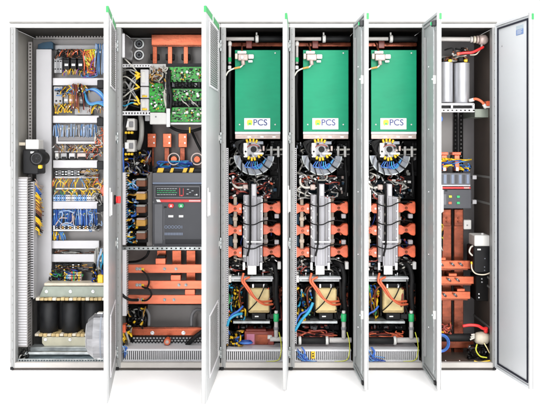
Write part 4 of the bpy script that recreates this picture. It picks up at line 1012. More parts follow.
t.part('pipe', wire([(233, 178, 20), (233.2, 184, 19), (237, 187.4, 18), (243, 187.4, 18)], 1.2, 'wire_white', 9)); t.part('fitting', P(242.6, 184.6, 248, 190, 16, 21, 'pinkish', .8)); t.part('nut', P(231.6, 175.6, 234.6, 178, 18, 22, 'silver', .5))
# semiconductor stack
solo('backing_plate', 'dark blue panel behind the upper part of the stack in the {bay}', 'plate', P(226.5, 180, 274, 199.5, 50, 52, 'teal_dark', .2), 'dark blue panels behind the stacks')
solo('blue_module', 'deep teal block at the upper right of the stack in the {bay}', 'module', P(262.5, 180.6, 271.6, 198.6, 34, 44, 'teal_dark', .6), 'deep teal blocks beside the stacks')
t = T('busbar_stack', 'tall pale grey plate stack in the centre of the {bay}', 'busbar stack', 'tall pale grey plate stacks')
t.part('left_plate', P(243.4, 195, 249.4, 262, 17, 30, 'stack_grey', .3)); t.part('centre_plate', P(251.4, 184, 256.6, 268, 13, 30, 'stack_grey', .3)); t.part('right_plate', P(256.8, 197, 262.6, 262, 15, 30, 'stack_grey', .3))
fr = MB(); fr.pb(261.6, 199, 262.8, 243, 13.2, 14.9, 'white_label', .15); fr.pb(246.5, 241.2, 261.5, 242.6, 11.4, 12.9, 'white_label', .15); t.part('frame', fr)
t.part('lower_plate', P(247, 245, 259.4, 266, 11, 12.8, 'stack_grey', .25)); t.part('label_plate', P(247.6, 265.8, 256.4, 274.6, 9.6, 10.9, 'white_label', .3)); t.part('upper_tab', P(252.2, 184.4, 255.8, 196, 11.6, 12.8, 'duct_light', .25))
for (x, y0_, y1_, d_, w_) in ((244.2, 196, 261, 16.4, .5), (246, 199, 258, 16.2, .4), (247.8, 196, 261, 16.4, .5), (257.6, 199, 243, 14.3, .45), (259.4, 199, 243, 14.3, .45), (248.6, 246, 265, 10.5, .4), (253, 246, 265, 10.5, .4), (257, 246, 265, 10.5, .4), (252.6, 198, 244, 12.5, .4)):
    t.part('plate_edge', P(x, y0_, x+w_, y1_, d_, d_+.55, 'frame_dark' if x not in (246, 253) else 'duct_white', .05))
for y in (204, 213.6, 223, 232.4, 252): t.part('spacer', P(249.5, y, 251.3, y+2.2, 15, 24, 'ivory', .3)); t.part('clip', P(243, y+3, 244.4, y+5.4, 15.2, 17, 'white_plastic', .2))
for x in (242.6, 259.8): t.part('foot', P(x, 262.5, x+2.6, 270, 15, 24, 'silver', .3))
for k in range(7):
    for x in (245, 261.2): t.part('screw', bolt(x, 202+k*9, 15 if x > 250 else 17, .5, 'silver', .5))
YC = [208, 230, 252]
RW = ['top', 'middle', 'bottom']
for k, y in enumerate(YC):
    y0 = y+.5
    t = T('busbar_clamp', RW[k]+' orange bow-tie clamp left of the grey stack in the {bay}', 'busbar clamp', 'orange busbar clamps')
    t.part('body', MB().prism([(226.6,y0-5.6),(229.4,y0-5.2),(233.4,y0-2.8),(236.6,y0-2.8),(238.6,y0-4.6),(241.8,y0-4.6),(241.8,y0+4.8),(238.6,y0+4.8),(236.6,y0+3),(233.4,y0+3),(229.4,y0+5.2),(226.6,y0+5.6)], 16, 26, 'orange', .8))
    t.part('pin', MB().cyl(W(235.2, y0+.2, 15.2), W(235.2, y0+.2, 26), 1.5*S, 'copper_deep', 12)); t.part('washer', MB().cyl(W(240.2, y0+.2, 15.4), W(240.2, y0+.2, 17), 1.3*S, 'pinkish', 12))
    t = T('busbar_clamp', RW[k]+' orange bow-tie clamp right of the grey stack in the {bay}', 'busbar clamp', 'orange busbar clamps')
    y0 = y-.2
    t.part('body', MB().prism([(263,y0-4.8),(266.4,y0-4.4),(269.4,y0-2.6),(273,y0-3),(276.6,y0-5.8),(280,y0-6),(280.6,y0-4),(280.6,y0+4.6),(279.4,y0+6),(276.2,y0+5.4),(273,y0+2.8),(269.4,y0+2.8),(266.4,y0+4.8),(263,y0+4.8)], 16, 26, 'orange', .8))
    t.part('pin', MB().cyl(W(271.2, y0+.2, 15.2), W(271.2, y0+.2, 26), 1.5*S, 'copper_deep', 12))
for k, (x, l) in enumerate(((235.2, 'left'), (265.6, 'right'))):
    t = T('insulator_post', 'ivory upright post through the '+l+' orange clamps of the {bay}', 'post', 'ivory upright posts through the orange clamps')
    t.part('post', P(x-1.7, 197, x+1.7, 262, 27, 31, 'ivory', .5))
    for y in (219, 241): t.part('collar', P(x-2.4, y-2, x+2.4, y+2, 26.2, 31.5, 'white_plastic' if k else 'ivory', .5))
for k, y in enumerate((219, 241)):
    solo('gate_driver', ['upper', 'lower'][k]+' dark blue driver block between the left orange clamps of the {bay}', 'module', P(226.4, y-5.2, 233, y+5.6, 30, 44, 'teal_dark', .5), 'dark blue driver blocks')
    solo('white_connector', ['upper', 'lower'][k]+' white connector between the right orange clamps of the {bay}', 'connector', P(274.6, y-5+k*4, 279, y-.6+k*4, 22, 28, 'duct_light', .5), 'white connectors between the right orange clamps')
solo('red_backplate', 'dark red-brown plate behind the orange clamps of the {bay}', 'plate', P(226, 199.8, 282, 262, 44, 46, 'shade_and_black', .2), 'dark plates behind the orange clamps')
for k, y in enumerate((203.4, 222, 246)):
    cable(['upper', 'middle', 'lower'][k]+' thin black cable crossing the grey stack in the {bay}', [(240.5, y-1, 18), (246, y+2.2, 11), (254, y+2.6, 8.6), (261, y-.4, 10), (268, y-1.6, 14), (277, y-.8, 16)], .6, 'black_rubber', 'thin black cables crossing the stacks')
cable('black upright cable in the gap of the grey stack in the {bay}', [(249.4, 178, 20), (250.2, 198, 13), (250.4, 222, 12), (249.8, 244, 11), (247.4, 256, 10.4)], 1.0, 'black_rubber', 'upright black cables in the stack gaps')
cable('thick black cable down the right side below the clamps of the {bay}', [(268, 262, 26), (274, 266, 18), (276.6, 277, 14), (276, 292, 14), (278.4, 314, 20)], 2.5, 'black_rubber', 'thick black cables below the clamps')
solo('white_connector', 'small white block at the right below the clamps of the {bay}', 'connector', P(277.6, 262, 281, 269.4, 14, 22, 'white_plastic', .5), 'small white blocks below the clamps')
solo('dark_module', 'black block left of the lower end of the stack in the {bay}', 'module', P(226.4, 258, 240, 272, 28, 42, 'black_plastic', .5), 'black blocks beside the stack ends')
solo('dark_module', 'black block right of the lower end of the stack in the {bay}', 'module', P(262.6, 258.4, 275, 272, 28, 42, 'black_plastic', .5), 'black blocks right of the stack ends')
t = T('support_shelf', 'grey steel shelf under the stack in the {bay}', 'shelf', 'grey steel shelves under the stacks')
t.part('shelf', P(231.6, 276.4, 273, 281.6, 15, 50, 'galvanised', .3)); t.part('front_lip', P(230.4, 277.6, 273.4, 279.2, 13.6, 14.9, 'duct_light', .3)); t.part('slot_strip', P(234, 279.7, 271, 280.4, 14.6, 14.95, 'frame_dark', 0)); t.part('end_bracket', P(228.4, 275.6, 231.4, 282.6, 14, 24, 'white_plastic', .5))
for x in (238.6, 252, 263): t.part('stud', MB().cyl(W(x, 276.3, 20), W(x, 272.6, 20), .7*S, 'silver', 8))
t = T('choke', 'cream block choke with black feet in the {bay}', 'transformer', 'cream block chokes')
t.part('winding', P(248.4, 288.6, 269.6, 313, 20, 46, 'cream', 1.2)); t.part('core', P(250, 283.4, 268, 288.4, 26, 44, 'black_plastic', .5)); t.part('foot', P(251.6, 313.2, 266, 319.8, 19, 44, 'black_plastic', .6)); t.part('nameplate', P(254.8, 315.8, 258.6, 317, 18.7, 18.95, 'white_label', .02))
t.part('insulation_layer', P(248.6, 289.4, 250, 312.4, 19.6, 20.6, 'tan_strip', .2)); t.part('insulation_layer', P(268.2, 289.4, 269.4, 312.4, 19.6, 20.6, 'tan_strip', .2))
t.part('edge_band', P(249.4, 310.6, 268.8, 312.6, 19.5, 20.4, 'tan_strip', .2)); t.part('end_frame', P(246.6, 286, 248.2, 316, 24, 44, 'black_plastic', .3)); t.part('end_frame', P(269.8, 286, 271.4, 316, 24, 44, 'black_plastic', .3))
t.part('terminal', P(252, 284, 254, 288, 20, 25.9, 'silver', .3)); t.part('terminal', P(263, 284, 265, 288, 20, 25.9, 'silver', .3)); t.part('side_bracket', P(267, 314, 274, 319, 24, 40, 'dark_grey', .4))
OC = 'orange cables over the cream chokes'
cable('upper orange cable sweeping over the cream choke in the {bay}', [(243.6, 273, 12), (242, 281, 10), (245.6, 286.6, 9), (252.6, 296, 10), (261, 301.4, 12), (272, 301, 18)], 1.15, 'orange_cable', OC)
cable('lower orange cable sweeping over the cream choke in the {bay}', [(249.6, 277, 12), (244, 280.6, 9), (249, 288.6, 8), (256, 299, 9), (264.6, 304.4, 12), (273, 304, 18)], 1.15, 'orange_cable', OC)
cable('thin black cable hanging across the cream choke in the {bay}', [(266, 283, 18), (262.6, 291, 14), (258, 300, 15), (252, 307, 17), (247, 312, 22)], .6, 'black_rubber', 'thin black cables over the cream chokes')
cable('brown cable arching left of the cream choke in the {bay}', [(247.4, 288, 13), (243.6, 286.4, 12), (239.4, 292, 13), (240.2, 302, 16), (243, 309, 20)], 1.0, 'copper_deep', 'brown cables left of the cream chokes')
solo('shelf_bar', 'flat silver bar under the cream choke in the {bay}', 'bar', P(233, 321.2, 270, 323.6, 16, 46, 'galvanised', .3), 'flat silver bars under the cream chokes')
t = T('coolant_valve', 'upright grey pipe with green cap at the lower right of the {bay}', 'pipe fitting', 'upright grey pipes with green caps')
g = MB(); g.cyl(W(276.2, 338, 16), W(276.2, 321.4, 16), 2.2*S, 'pipe_grey', 14, .05); t.part('pipe', g)
g = MB(); g.cyl(W(276.2, 321.2, 16), W(276.2, 313.6, 16), 2.8*S, 'green_bright', 16, .1); t.part('green_cap', g)
g = MB(); g.cyl(W(276.2, 313.5, 16), W(276.2, 310.6, 16), 1.9*S, 'white_plastic', 12, .2); t.part('tip', g)
g = MB(); g.cyl(W(276.2, 329.6, 16), W(276.2, 326.8, 16), 2.7*S, 'mid_grey', 14, .1); t.part('nut', g)
slotted_duct_h('white slotted duct on the floor of the {bay}', 226.4, 345.2, 283, 361.8, 9, 'white slotted ducts on the floor of the green-panel cabinets')
solo('perforated_rail', 'perforated strip along the front sill of the {bay}', 'rail', perforated(MB(), 226.6, 360.8, 284, 363, 6.6, 'duct_light', 1, 2.7, .55), 'perforated sill strips of the green-panel cabinets')
solo('perforated_rail', 'toothed white rail up the left side of the {bay}', 'rail', perforated(MB(), 226.2, 148, 228.4, 344, 8, 'duct_grey', 1.2, 2.0, .5, True).pb(226.3, 148.2, 228.3, 343.8, 9.4, 10, 'shade_and_black', 0), 'toothed white rails of the green-panel cabinets')  # black strip behind the teeth stands in for the dark interior
solo('recess_plate', 'black plate behind the cream choke of the {bay}', 'plate', P(225, 283, 284, 344, 54, 56, 'shade_and_black', .1), 'black plates behind the cream chokes')
earth = cable('yellow-green earth wire down the right side of the slotted duct in the {bay}', [(279, 332, 10), (281, 342, 7), (281, 352, 6), (278, 360, 6.4), (266, 361.6, 5.6)], .5, 'lime', 'yellow-green earth wires')
# repeat the recorded things in the next two cabinets
base_rec = REC; REC = None
def kids(o): return list(o.children)
bpy.context.view_layer.update()
children = {}
for o in COL.objects:
    if o.parent: children.setdefault(o.parent, []).append(o)
def copy_tree(o, parent=None):
    c = o.copy(); COL.objects.link(c)
    if parent: c.parent = parent
    for ch in children.get(o, []): copy_tree(ch, c)
    return c
for n in (1, 2):
    for o in base_rec:
        c = copy_tree(o); c.location.x += 69*n*S
        c['label'] = o['label'].replace('{bay}', NB[n])
for o in base_rec: o['label'] = o['label'].replace('{bay}', NB[0])
# things that differ between the three
def sh(pts, n): return [(264+(x-264)+69*n*DC/(DC+d), y, d) for x, y, d in pts]
for n in range(3):
    dx = lambda d: 69*n*DC/(DC+d)
    X = dx(24)
    tangle('black and silver leads around the round fan in the '+NB[n], 229+X, 138, 270+X, 178, 22, 34, 46, ['black_rubber']*6+['wire_grey', 'wire_white', 'dark_grey', 'cool_grey'], .7, group='black and silver leads around the round fans', seed=200+n, lug=['silver', 'white_plastic', 'black_plastic'], reach=.22)
    tangle('small brown, white and silver parts below the round fan in the '+NB[n], 228+X, 172, 274+X, 200, 14, 28, 34, ['black_rubber', 'black_rubber', 'wire_white', 'red_brown', 'wire_grey', 'silver'], .75, group='leads below the round fans', seed=210+n, lug=['white_plastic', 'silver', 'orange'], reach=.2)
    tangle('black leads around the lower clamps in the '+NB[n], 227+X, 256, 281+X, 277, 18, 30, 30, ['black_rubber']*5+['wire_white', 'red_brown', 'wire_grey'], .7, group='black leads around the lower clamps', seed=220+n, lug=['white_plastic', 'silver'], reach=.25)
    tangle('yellow, blue and black wires left of the cream choke in the '+NB[n], 227+X, 283, 246+X, 322, 18, 34, 34, ['black_rubber']*4+['blue', 'cyan', 'yellow', 'wire_green', 'brown'], .85, group='wires left of the cream chokes', seed=230+n, lug=['yellow', 'white_plastic', 'orange'], reach=.3)
    tangle('brown and black leads right of the cream choke in the '+NB[n], 267+X, 283, 282+X, 322, 18, 34, 18, ['black_rubber', 'black_rubber', 'red_brown', 'copper_deep'], .85, group='leads right of the cream chokes', seed=240+n, lug=['orange', 'pinkish'], reach=.4)
    tangle('dark leads between the clamps at the sides of the '+NB[n], 227+X, 199, 281+X, 258, 28, 38, 26, ['black_rubber']*4+['blue_deep', 'red_brown'], .75, group='dark leads between the clamps', seed=250+n, lug=['white_plastic', 'orange'], reach=.2)
    def cluster(label, x0, y0, x1, y1, d0, d1, num, mats, group, seed):
        rnd = random.Random(seed); t = T('connector_group', label, 'connectors', group)
        t.part('carrier', P(x0+X, y0, x1+X, y1, d1+.1, d1+1.5, 'black_plastic', .1))
        for k in range(num):
            x, y = rnd.uniform(x0, x1-3)+X, rnd.uniform(y0, y1-3); w_, h_ = rnd.uniform(1, 4), rnd.uniform(1, 3.4); d = rnd.uniform(d0, d1-2)
            t.part('connector', P(x, y, min(x+w_, x1+X), min(y+h_, y1), d, d1, rnd.choice(mats), .25))
    cluster('small blocks and clips packed below the round fan in the '+NB[n], 229, 176, 242, 197, 24, 40, 22, ['black_plastic', 'black_plastic', 'dark_grey', 'pinkish', 'white_plastic', 'red_brown', 'silver'], 'small blocks below the round fans', 400+n)
    cluster('dark blocks and white clips right of the stack top in the '+NB[n], 262, 176, 281, 199, 26, 40, 24, ['black_plastic', 'black_plastic', 'dark_grey', 'teal_dark', 'white_plastic', 'pinkish'], 'small blocks beside the stack tops', 410+n)
    cluster('small blocks under the left orange clamps of the '+NB[n], 227, 257, 247, 275, 20, 34, 22, ['black_plastic', 'black_plastic', 'dark_grey', 'pinkish', 'mid_grey', 'teal_dark', 'white_plastic'], 'small blocks under the left clamps', 420+n)
    cluster('small blocks under the right orange clamps of the '+NB[n], 258, 257, 276, 275, 22, 34, 20, ['black_plastic', 'black_plastic', 'dark_grey', 'mid_grey', 'white_plastic'], 'small blocks under the right clamps', 430+n)
    cluster('dark blocks with pale clips left of the cream choke in the '+NB[n], 227, 284, 246, 319, 28, 42, 30, ['black_plastic', 'black_plastic', 'dark_grey', 'mid_grey', 'pinkish', 'slate', 'wire_green'], 'dark blocks left of the chokes', 440+n)
    cluster('dark blocks right of the cream choke in the '+NB[n], 271, 283, 282, 318, 28, 42, 20, ['black_plastic', 'black_plastic', 'dark_grey', 'red_brown', 'copper_deep', 'pinkish'], 'dark blocks right of the chokes', 450+n)
    cluster('row of dark fuses and clips under the silver bar of the '+NB[n], 234, 324.4, 272, 330, 30, 44, 18, ['black_plastic', 'dark_grey', 'red_brown', 'black_plastic', 'mid_grey'], 'dark fuses under the silver bars', 460+n)
    cluster('dark fittings right of the round fan in the '+NB[n], 270, 141, 283, 176, 32, 46, 18, ['black_plastic', 'dark_grey', 'wire_grey', 'black_plastic', 'mid_grey'], 'dark fittings beside the fans', 470+n)
    cable('black hose hanging at the right wall beside the fan of the '+NB[n], [(279.5+X, 142, 30), (278.4+X, 160, 28), (279.6+X, 180, 30), (278.6+X, 198, 32)], 1.5, 'black_rubber', 'black hoses at the right walls')
    cable('second black cable parallel to the thick one below the clamps of the '+NB[n], [(264+X, 268, 24), (271+X, 272, 18), (273.4+X, 284, 16), (274+X, 300, 20)], 1.3, 'black_rubber', 'second black cables below the clamps')
    if n < 2:
        cable(['bright cyan cable at the lower left of the left green-panel cabinet', 'bright cyan cable at the lower left of the middle green-panel cabinet'][n],
          sh([[(242, 313.6, 14), (236, 314.6, 11), (229.6, 319, 9), (227.2, 326, 9)], [(245, 302.5, 12), (241, 311, 10), (233, 320.4, 8), (226.4, 331, 7)]][n], n), 1.5, 'cyan')
    cable(['blue cable bent at the left edge of the left green-panel cabinet', 'blue cable bent at the left edge of the middle green-panel cabinet', 'blue cable bent at the left edge of the right green-panel cabinet'][n],
          sh([(243, 306, 14), (238, 311, 10), (232, 314.6, 9), (227, 322+n*2, 9)], n), 1.0, 'blue')
# floor of the left one
t = T('red_brown_box', 'red-brown box with pink label behind the slotted duct of the left green-panel cabinet', 'box')
t.part('body', P(244.4, 331.4, 274, 345, 26, 50, 'red_brown', .6)); t.part('top_strip', P(246, 329.4, 266, 331.2, 28, 48, 'red_brown', .3)); t.part('label_plate', P(246.6, 334, 254.4, 344.4, 25.6, 25.95, 'pink', .05)); t.part('face', P(255.6, 334.6, 268, 344.2, 25.5, 25.95, 'copper_deep', .2))
t = T('pipe_elbow', 'grey pipe elbow with white nut at the lower right of the left green-panel cabinet', 'pipe')
t.part('pipe', MB().cyl(W(270, 339, 16), W(283, 339, 16), 2.4*S, 'pipe_grey', 14, .05)); t.part('nut', MB().cyl(W(267.6, 337, 18), W(272, 337, 18), 2.2*S, 'white_plastic', 12))
t = T('cable_coil', 'bright blue coil of cable lying on the slotted duct lid', 'cable')
for k in range(4):
    pts = []
    c = W(246, 345.4, 16); zt = W(240, 345.2, 9).z
    for a in range(0, 361, 30):
        aa = math.radians(a+k*17); pts.append(Vector((c.x+math.cos(aa)*(6.6-k*.45)*S, c.y+math.sin(aa)*(4.4-k*.2)*S, zt+(.75+k*.5)*S)))
    t.part('turn', MB().tube(crom(pts, 4), .6*S, ['blue', 'blue_mid', 'blue', 'blue_deep'][k], 7))
tangle('yellow and blue wires left of the red-brown box', 227, 330, 244, 346, 16, 28, 20, ['black_rubber', 'blue', 'amber', 'yellow', 'black_rubber'], .9, seed=261, lug=['yellow'], reach=.4)
# floors of the middle and right ones
for n in (1, 2):
    q = ['', 'middle', 'right'][n]
    t = T('ribbed_hose', 'black hose with white clamps above the slotted duct of the '+q+' green-panel cabinet', 'hose', 'black hoses with white clamps')
    A = lambda x, y, d: W(x+69*n*DC/(DC+d)-0, y, d)
    t.part('hose', MB().cyl(A(226, 340.4, 18), A(258.4, 340.4, 18), 3.6*S, 'black_rubber', 16, .03))
    for x in ((232.4, 259.6), (0, 260))[n-1]:
        if x: t.part('clamp', MB().cyl(A(x-1.4, 340.4, 18), A(x+1.4, 340.4, 18), 4.3*S, 'white_plastic', 18, .1))
    t.part('pipe', MB().cyl(A(262, 340, 18), A(284, 340, 18), 2.7*S, 'pipe_grey', 14, .03))
    t = T('corrugated_tube', 'red-brown corrugated tube behind the black hose of the '+q+' green-panel cabinet', 'tube', 'red-brown corrugated tubes')
    a, b = A(228, 335.6, 30), A(268, 335.6, 30); L = (b-a).length; nr = 22; pr = []
    for k in range(nr): pr += [(L*k/nr, 3.0*S), (L*(k+.5)/nr, 3.6*S)]
    t.part('tube', MB().lathe(a, b-a, pr, 'red_brown', 14))
    tangle('loose red and black leads on the corrugated tube of the '+q+' green-panel cabinet', 230+67*n, 330, 272+66*n, 338, 22, 27, 12, ['red_brown', 'orange_cable', 'black_rubber'], .6, group='loose leads on the corrugated tubes', seed=270+n, reach=.4)
    t = T('wire_bundle', 'blue wires hanging in front of the slotted duct of the '+q+' green-panel cabinet', 'wires', 'blue wires in front of the slotted ducts')
    rnd = random.Random(280+n); ox = 69*n
    for k in range(9):
        y = 352+k*.9; x = 227.5+ox+rnd.uniform(0, 2)
        pts = [(x, y-rnd.uniform(2, 8), 7), (x+4+rnd.uniform(0, 2), y+rnd.uniform(1, 4), 5), (x+9+rnd.uniform(-2, 2), min(360.5, y+rnd.uniform(3, 6)), 4), (x+14+rnd.uniform(-3, 5), min(361.2, y+rnd.uniform(4, 8)), 5.4)]
        if k % 3 == 0: pts = [(x+5, 347, 7), (x+8, 352, 5), (x+7+rnd.uniform(-2, 3), 357, 4), (x+10+rnd.uniform(0, 6), 361, 5.4)]
        t.part('wire', wire(pts, .5, ['blue', 'blue_mid', 'blue_deep'][k % 3], 6))
solo('warning_label', 'small yellow sticker with black marks on the slotted duct of the middle green-panel cabinet', 'sticker', MB().pb(311.2, 351.4, 315, 358.6, 8.7, 9.3, 'yellow', .1).pb(312.2, 353, 313.8, 354.2, 8.55, 8.69, 'black_plastic', 0).pb(312.2, 355.4, 314, 356.6, 8.55, 8.69, 'black_plastic', 0))

# ================================================================== BAY 6
solo('mounting_plate', 'pale grey plate behind the upper breaker terminals in the rightmost cabinet', 'plate', P(432, 56, 455.6, 175, 66, 68, 'plate_grey', .2))
t = T('coolant_pipe', 'pale coolant pipe ending in a ribbed valve in the rightmost cabinet', 'pipe')
t.part('pipe', MB().cyl(W(432, 39, 22), W(470, 39.4, 22), 2.3*S, 'pipe_grey', 16, .03))
for k, x in enumerate((470.2, 473.2, 476.2)): t.part('ring', MB().cyl(W(x, 39.6, 22), W(x+2.4, 39.6, 22), (3.2+k*.5)*S, ['pipe_grey', 'ivory', 'pinkish'][k], 20, .15))
g = MB(); p = W(478.8, 39.8, 22); g.lathe(p, (1,0,0), [(0, 4.6*S), (2*S, 5.2*S), (6*S, 5.0*S), (8.6*S, 3.6*S), (9.6*S, 1.8*S)], 'pinkish', 22); t.part('valve_body', g)
t = T('valve_lever', 'red lever handle below the upper pipe end', 'lever')
g = MB().tube(crom([W(457.6, 54, 16), W(464, 53, 15), (W(471.6, 52.6, 15)), W(477, 50.4, 16), W(483.4, 47, 19)]), 1.35*S, 'red', 9); t.part('lever', g)
t.part('tip', MB().cyl(W(456.8, 54.2, 16), W(459.6, 53.6, 16), 1.7*S, 'orange', 10)); t.part('stem', MB().cyl(W(481.6, 48.6, 20), W(481.6, 44, 22), 1.1*S, 'pipe_grey', 10))
cable('yellow-white wire hanging under the red lever', [(470, 55, 22), (476, 54.4, 20), (480, 50, 22)], .7, 'ivory')
for k, (x, r) in enumerate(((446, 6.6), (461.8, 7.6))):
    t = T('capacitor', ['left', 'right'][k]+' tall silver cylinder standing on the perforated shelf', 'capacitor', 'tall silver cylinders')
    f = (DC+34)/DC; p = W(x, 103.2-(k == 0)*.6, 34); q = W(x, 62.4+k*.8, 34); h = q.z-p.z; R = r*S*f
    t.part('can', MB().lathe((p.x, p.y, p.z), (0,0,1), [(0, R*.94), (.8*S, R), (h-1.2*S, R), (h-.5*S, R*1.03), (h, R*.93)], 'aluminium', 34))
    t.part('cap', MB().lathe((p.x, p.y, p.z+h+.02*S), (0,0,1), [(0, R*.85), (1.2*S, R*.8)], 'black_plastic', 24))
    t.part('yellow_terminal', P(x+2.4, 59.2, x+6, 62, 27, 32, 'yellow', .6)); t.part('black_terminal', P(x-3, 57.6, x+1.8, 61.6, 29, 37, 'black_plastic', .6))
tangle('black leads on top of the silver cylinders', 442, 48, 470, 62, 26, 40, 14, ['black_rubber', 'black_rubber', 'brown', 'wire_white'], .8, seed=301, lug=['black_plastic', 'silver'], reach=.4)
t = T('capacitor_tray', 'white tray under the silver cylinders', 'tray')
t.part('tray', P(439, 103.2, 474, 105.4, 20, 46, 'duct_white', .4)); t.part('slot', P(440, 105.5, 472.6, 108.3, 24, 44, 'black_plastic', .2)); t.part('bracket', P(451, 105.5, 453, 108.3, 21, 23.9, 'duct_white', .2)); t.part('bracket', P(472.7, 103.6, 474.6, 108.3, 20, 40, 'duct_white', .2))
solo('perforated_rail', 'white perforated front edge of the shelf under the silver cylinders', 'shelf', perforated(MB(), 432, 108.6, 474.6, 112.2, 18, 'duct_white', 1.4, 4.2, .45))
solo('shelf', 'green-grey frame corner on the right wall level with the perforated shelf', 'frame', P(474.8, 109, 490.6, 117.4, 24, 70, 'galv_green', .3))
cable('short orange cable bent above the right end of the shelf', [(470, 100.6, 24), (476, 99, 20), (482, 102, 18), (485.6, 107.4, 20)], 1.35, 'orange_cable', lug='white_plastic')
solo('connector', 'small red and white connector at the right wall beside the orange cable', 'connector', P(486.6, 101, 490.4, 106, 18, 28, 'orange', .7).pb(486.2, 106.1, 490.4, 108, 17.5, 28, 'white_plastic', .4))
solo('blue_connector', 'small round blue connector at the left edge under the shelf', 'connector', MB().disc(439.6, 119, 20, 40, 3.4, 'blue', 18))
for k, x in enumerate((453.8, 459.4)): solo('perforated_rail', ['left', 'right'][k]+' black perforated upright behind the small breaker', 'rail', perforated(MB(), x, 112.6, x+3.8, 330, 62, 'shade_and_black', 1.5, 4, .35, True), 'black perforated uprights')
# small breaker
for k, x in enumerate((439.6, 452.4)):
    t = T('copper_terminal', ['left', 'right'][k]+' orange-red stepped terminal above the small breaker', 'terminal', 'orange-red terminals above the small breaker')
    t.part('top', P(x, 152.2, x+8.6, 155, 34, 48, 'orange', .4)); t.part('neck', P(x+2, 155.1, x+7.4, 160, 38, 46, 'copper_bright', .4)); t.part('foot', P(x+2.6, 160.1, x+7, 171, 37, 44, 'copper_bright', .3)); t.part('clip', P(x+3.6, 167.4, x+6.4, 171, 35, 36.9, 'white_label', .3)); t.part('insulator', P(x-.6, 155.2, x+1.9, 160.6, 38, 46, 'black_plastic', .4))
tangle('blue and yellow wires above the small breaker', 439, 158, 472, 171.5, 30, 42, 17, ['blue', 'blue_deep', 'yellow', 'black_rubber', 'yellow', 'blue_mid'], .8, seed=302, lug=['yellow'], reach=.35)
t = T('circuit_breaker', 'small dark breaker with red line and four coloured indicators', 'circuit breaker', at=(455, 209, 40))
t.part('body', P(441.6, 189.4, 471.4, 208.6, 33, 58, 'slate', .6)); ac = MB()
ac.pb(438.4, 173, 470.8, 186, 34, 58, 'slate_light', .6)
for k in range(8): ac.pb(440+k*3.8, 174.6, 442.6+k*3.8, 183.6, 33.5, 34.05, 'slate_blue' if k % 2 else 'slate', .1)
t.part('arc_chute', ac)
t.part('red_line', P(439.6, 187, 470.6, 188.8, 32.6, 40, 'red', .2)); t.part('white_marking', P(464, 187.2, 469.4, 188.5, 32.4, 32.58, 'pinkish', .02)); t.part('upper_edge', P(441, 184.8, 470.4, 186.2, 33, 33.95, 'ink_grey', .1))
for (x, y, m) in ((450.4, 196.6, 'lime'), (458.4, 196.8, 'green_bright'), (450.2, 203, 'orange'), (458.4, 203, 'green_bright')):
    t.part('indicator', P(x-1.6, y-1.2, x+1.6, y+1.2, 32, 32.95, m, .3))
t.part('side_plate', P(442.6, 194, 446.4, 205, 32.4, 32.95, 'slate_light', .3))
t.part('lock_slot', P(445, 190, 447.4, 191.4, 32.6, 32.95, 'black_plastic', .02))
solo('white_strip', 'white cover strip at the left of the small breaker', 'strip', P(436, 189.6, 441.2, 216, 26, 34, 'white_plastic', .5))
for k, (a, b) in enumerate(((442.2, 451.4), (454, 463.4))):
    t = T('copper_busbar', ['left', 'right'][k]+' tall upright copper bar below the small breaker', 'busbar', 'tall upright copper bars')
    t.part('bar', P(a, 209, b, 356, 46, 50, 'copper_deep', .4)); t.part('upper_link', P(a+.3, 209.4, b-.3, 226, 43.4, 45.9, 'copper_deep', .4))
    for y in (218, 221.6): t.part('bolt', bolt(a+4.6, y, 43.4, 1.0, 'copper_deep'))
for k, (y0, y1, x1) in enumerate(((260.6, 268.8, 470.4), (276.4, 284, 474), (291.6, 299, 470.4))):
    t = T('copper_busbar', BN[k]+' of three short horizontal copper bars in the rightmost cabinet', 'busbar', 'short horizontal copper bars')
    t.part('bar', P(431, y0, x1, y1, 30, 34, 'copper', .4)); t.part('rear_bar', P(431, y0+1, x1-2.4, y1+1.4, 35, 40, 'copper_deep', .3))
    t.part('spacer', P((437, 448.6, 457)[k], y0-3, (446, 457, 465)[k], y0-.1, 31, 44, 'copper', .4))
    for x in ((442, 453, 461.4), (449.6, 458), (445, 455.6))[k]:
        t.part('bolt', MB().cyl(W(x-1.2, (y0+y1)/2-1.2, 26), W(x+.9, (y0+y1)/2+.9, 29.9), 1.3*S, 'silver', 10))
tangle('yellow and white wires at the left edge beside the upright copper bars', 438.6, 222, 443.4, 252, 26, 36, 9, ['yellow', 'wire_white', 'lime', 'amber', 'black_rubber'], .6, seed=303)
solo('white_connector', 'white connector with hole on the right of the upright copper bars', 'connector', P(463.8, 220, 471.4, 229.4, 44, 52, 'white_plastic', .6).pb(466.6, 224.6, 468, 226, 43.7, 44, 'mid_grey', 0))
for k, y in enumerate((175.4, 200)): solo('wall_clip', ['upper', 'lower'][k]+' small pale bracket right of the small breaker', 'bracket', P(472.6, y, 476.8, y+4, 46, 54, 'duct_light', .4), 'small pale brackets beside the small breaker')
for k, y in enumerate((178.6, 205.4, 280, 289, 330)):
    a = W(490.9, y, 12); 
    solo('wall_rail', ['topmost', 'second', 'third', 'fourth', 'lowest'][k]+' horizontal rail on the brown right wall of the rightmost cabinet', 'rail', MB().box(fx(496.6-2.4), fx(496.6-1.25), 12*S, 74*S, a.z, a.z+2.2*S, 'frame_dark', .2*S), 'horizontal rails on the brown right wall')
t = T('fan_heater', 'black fan heater with white top box on the right wall of the rightmost cabinet', 'heater', at=(482, 275, 30))
t.part('terminal_box', P(474.6, 235.4, 491, 246.4, 20, 42, 'white_plastic', .7)); t.part('knob', MB().cyl(W(482.4, 235.3, 28), W(482.4, 233, 28), 1.4*S, 'white_label', 12))
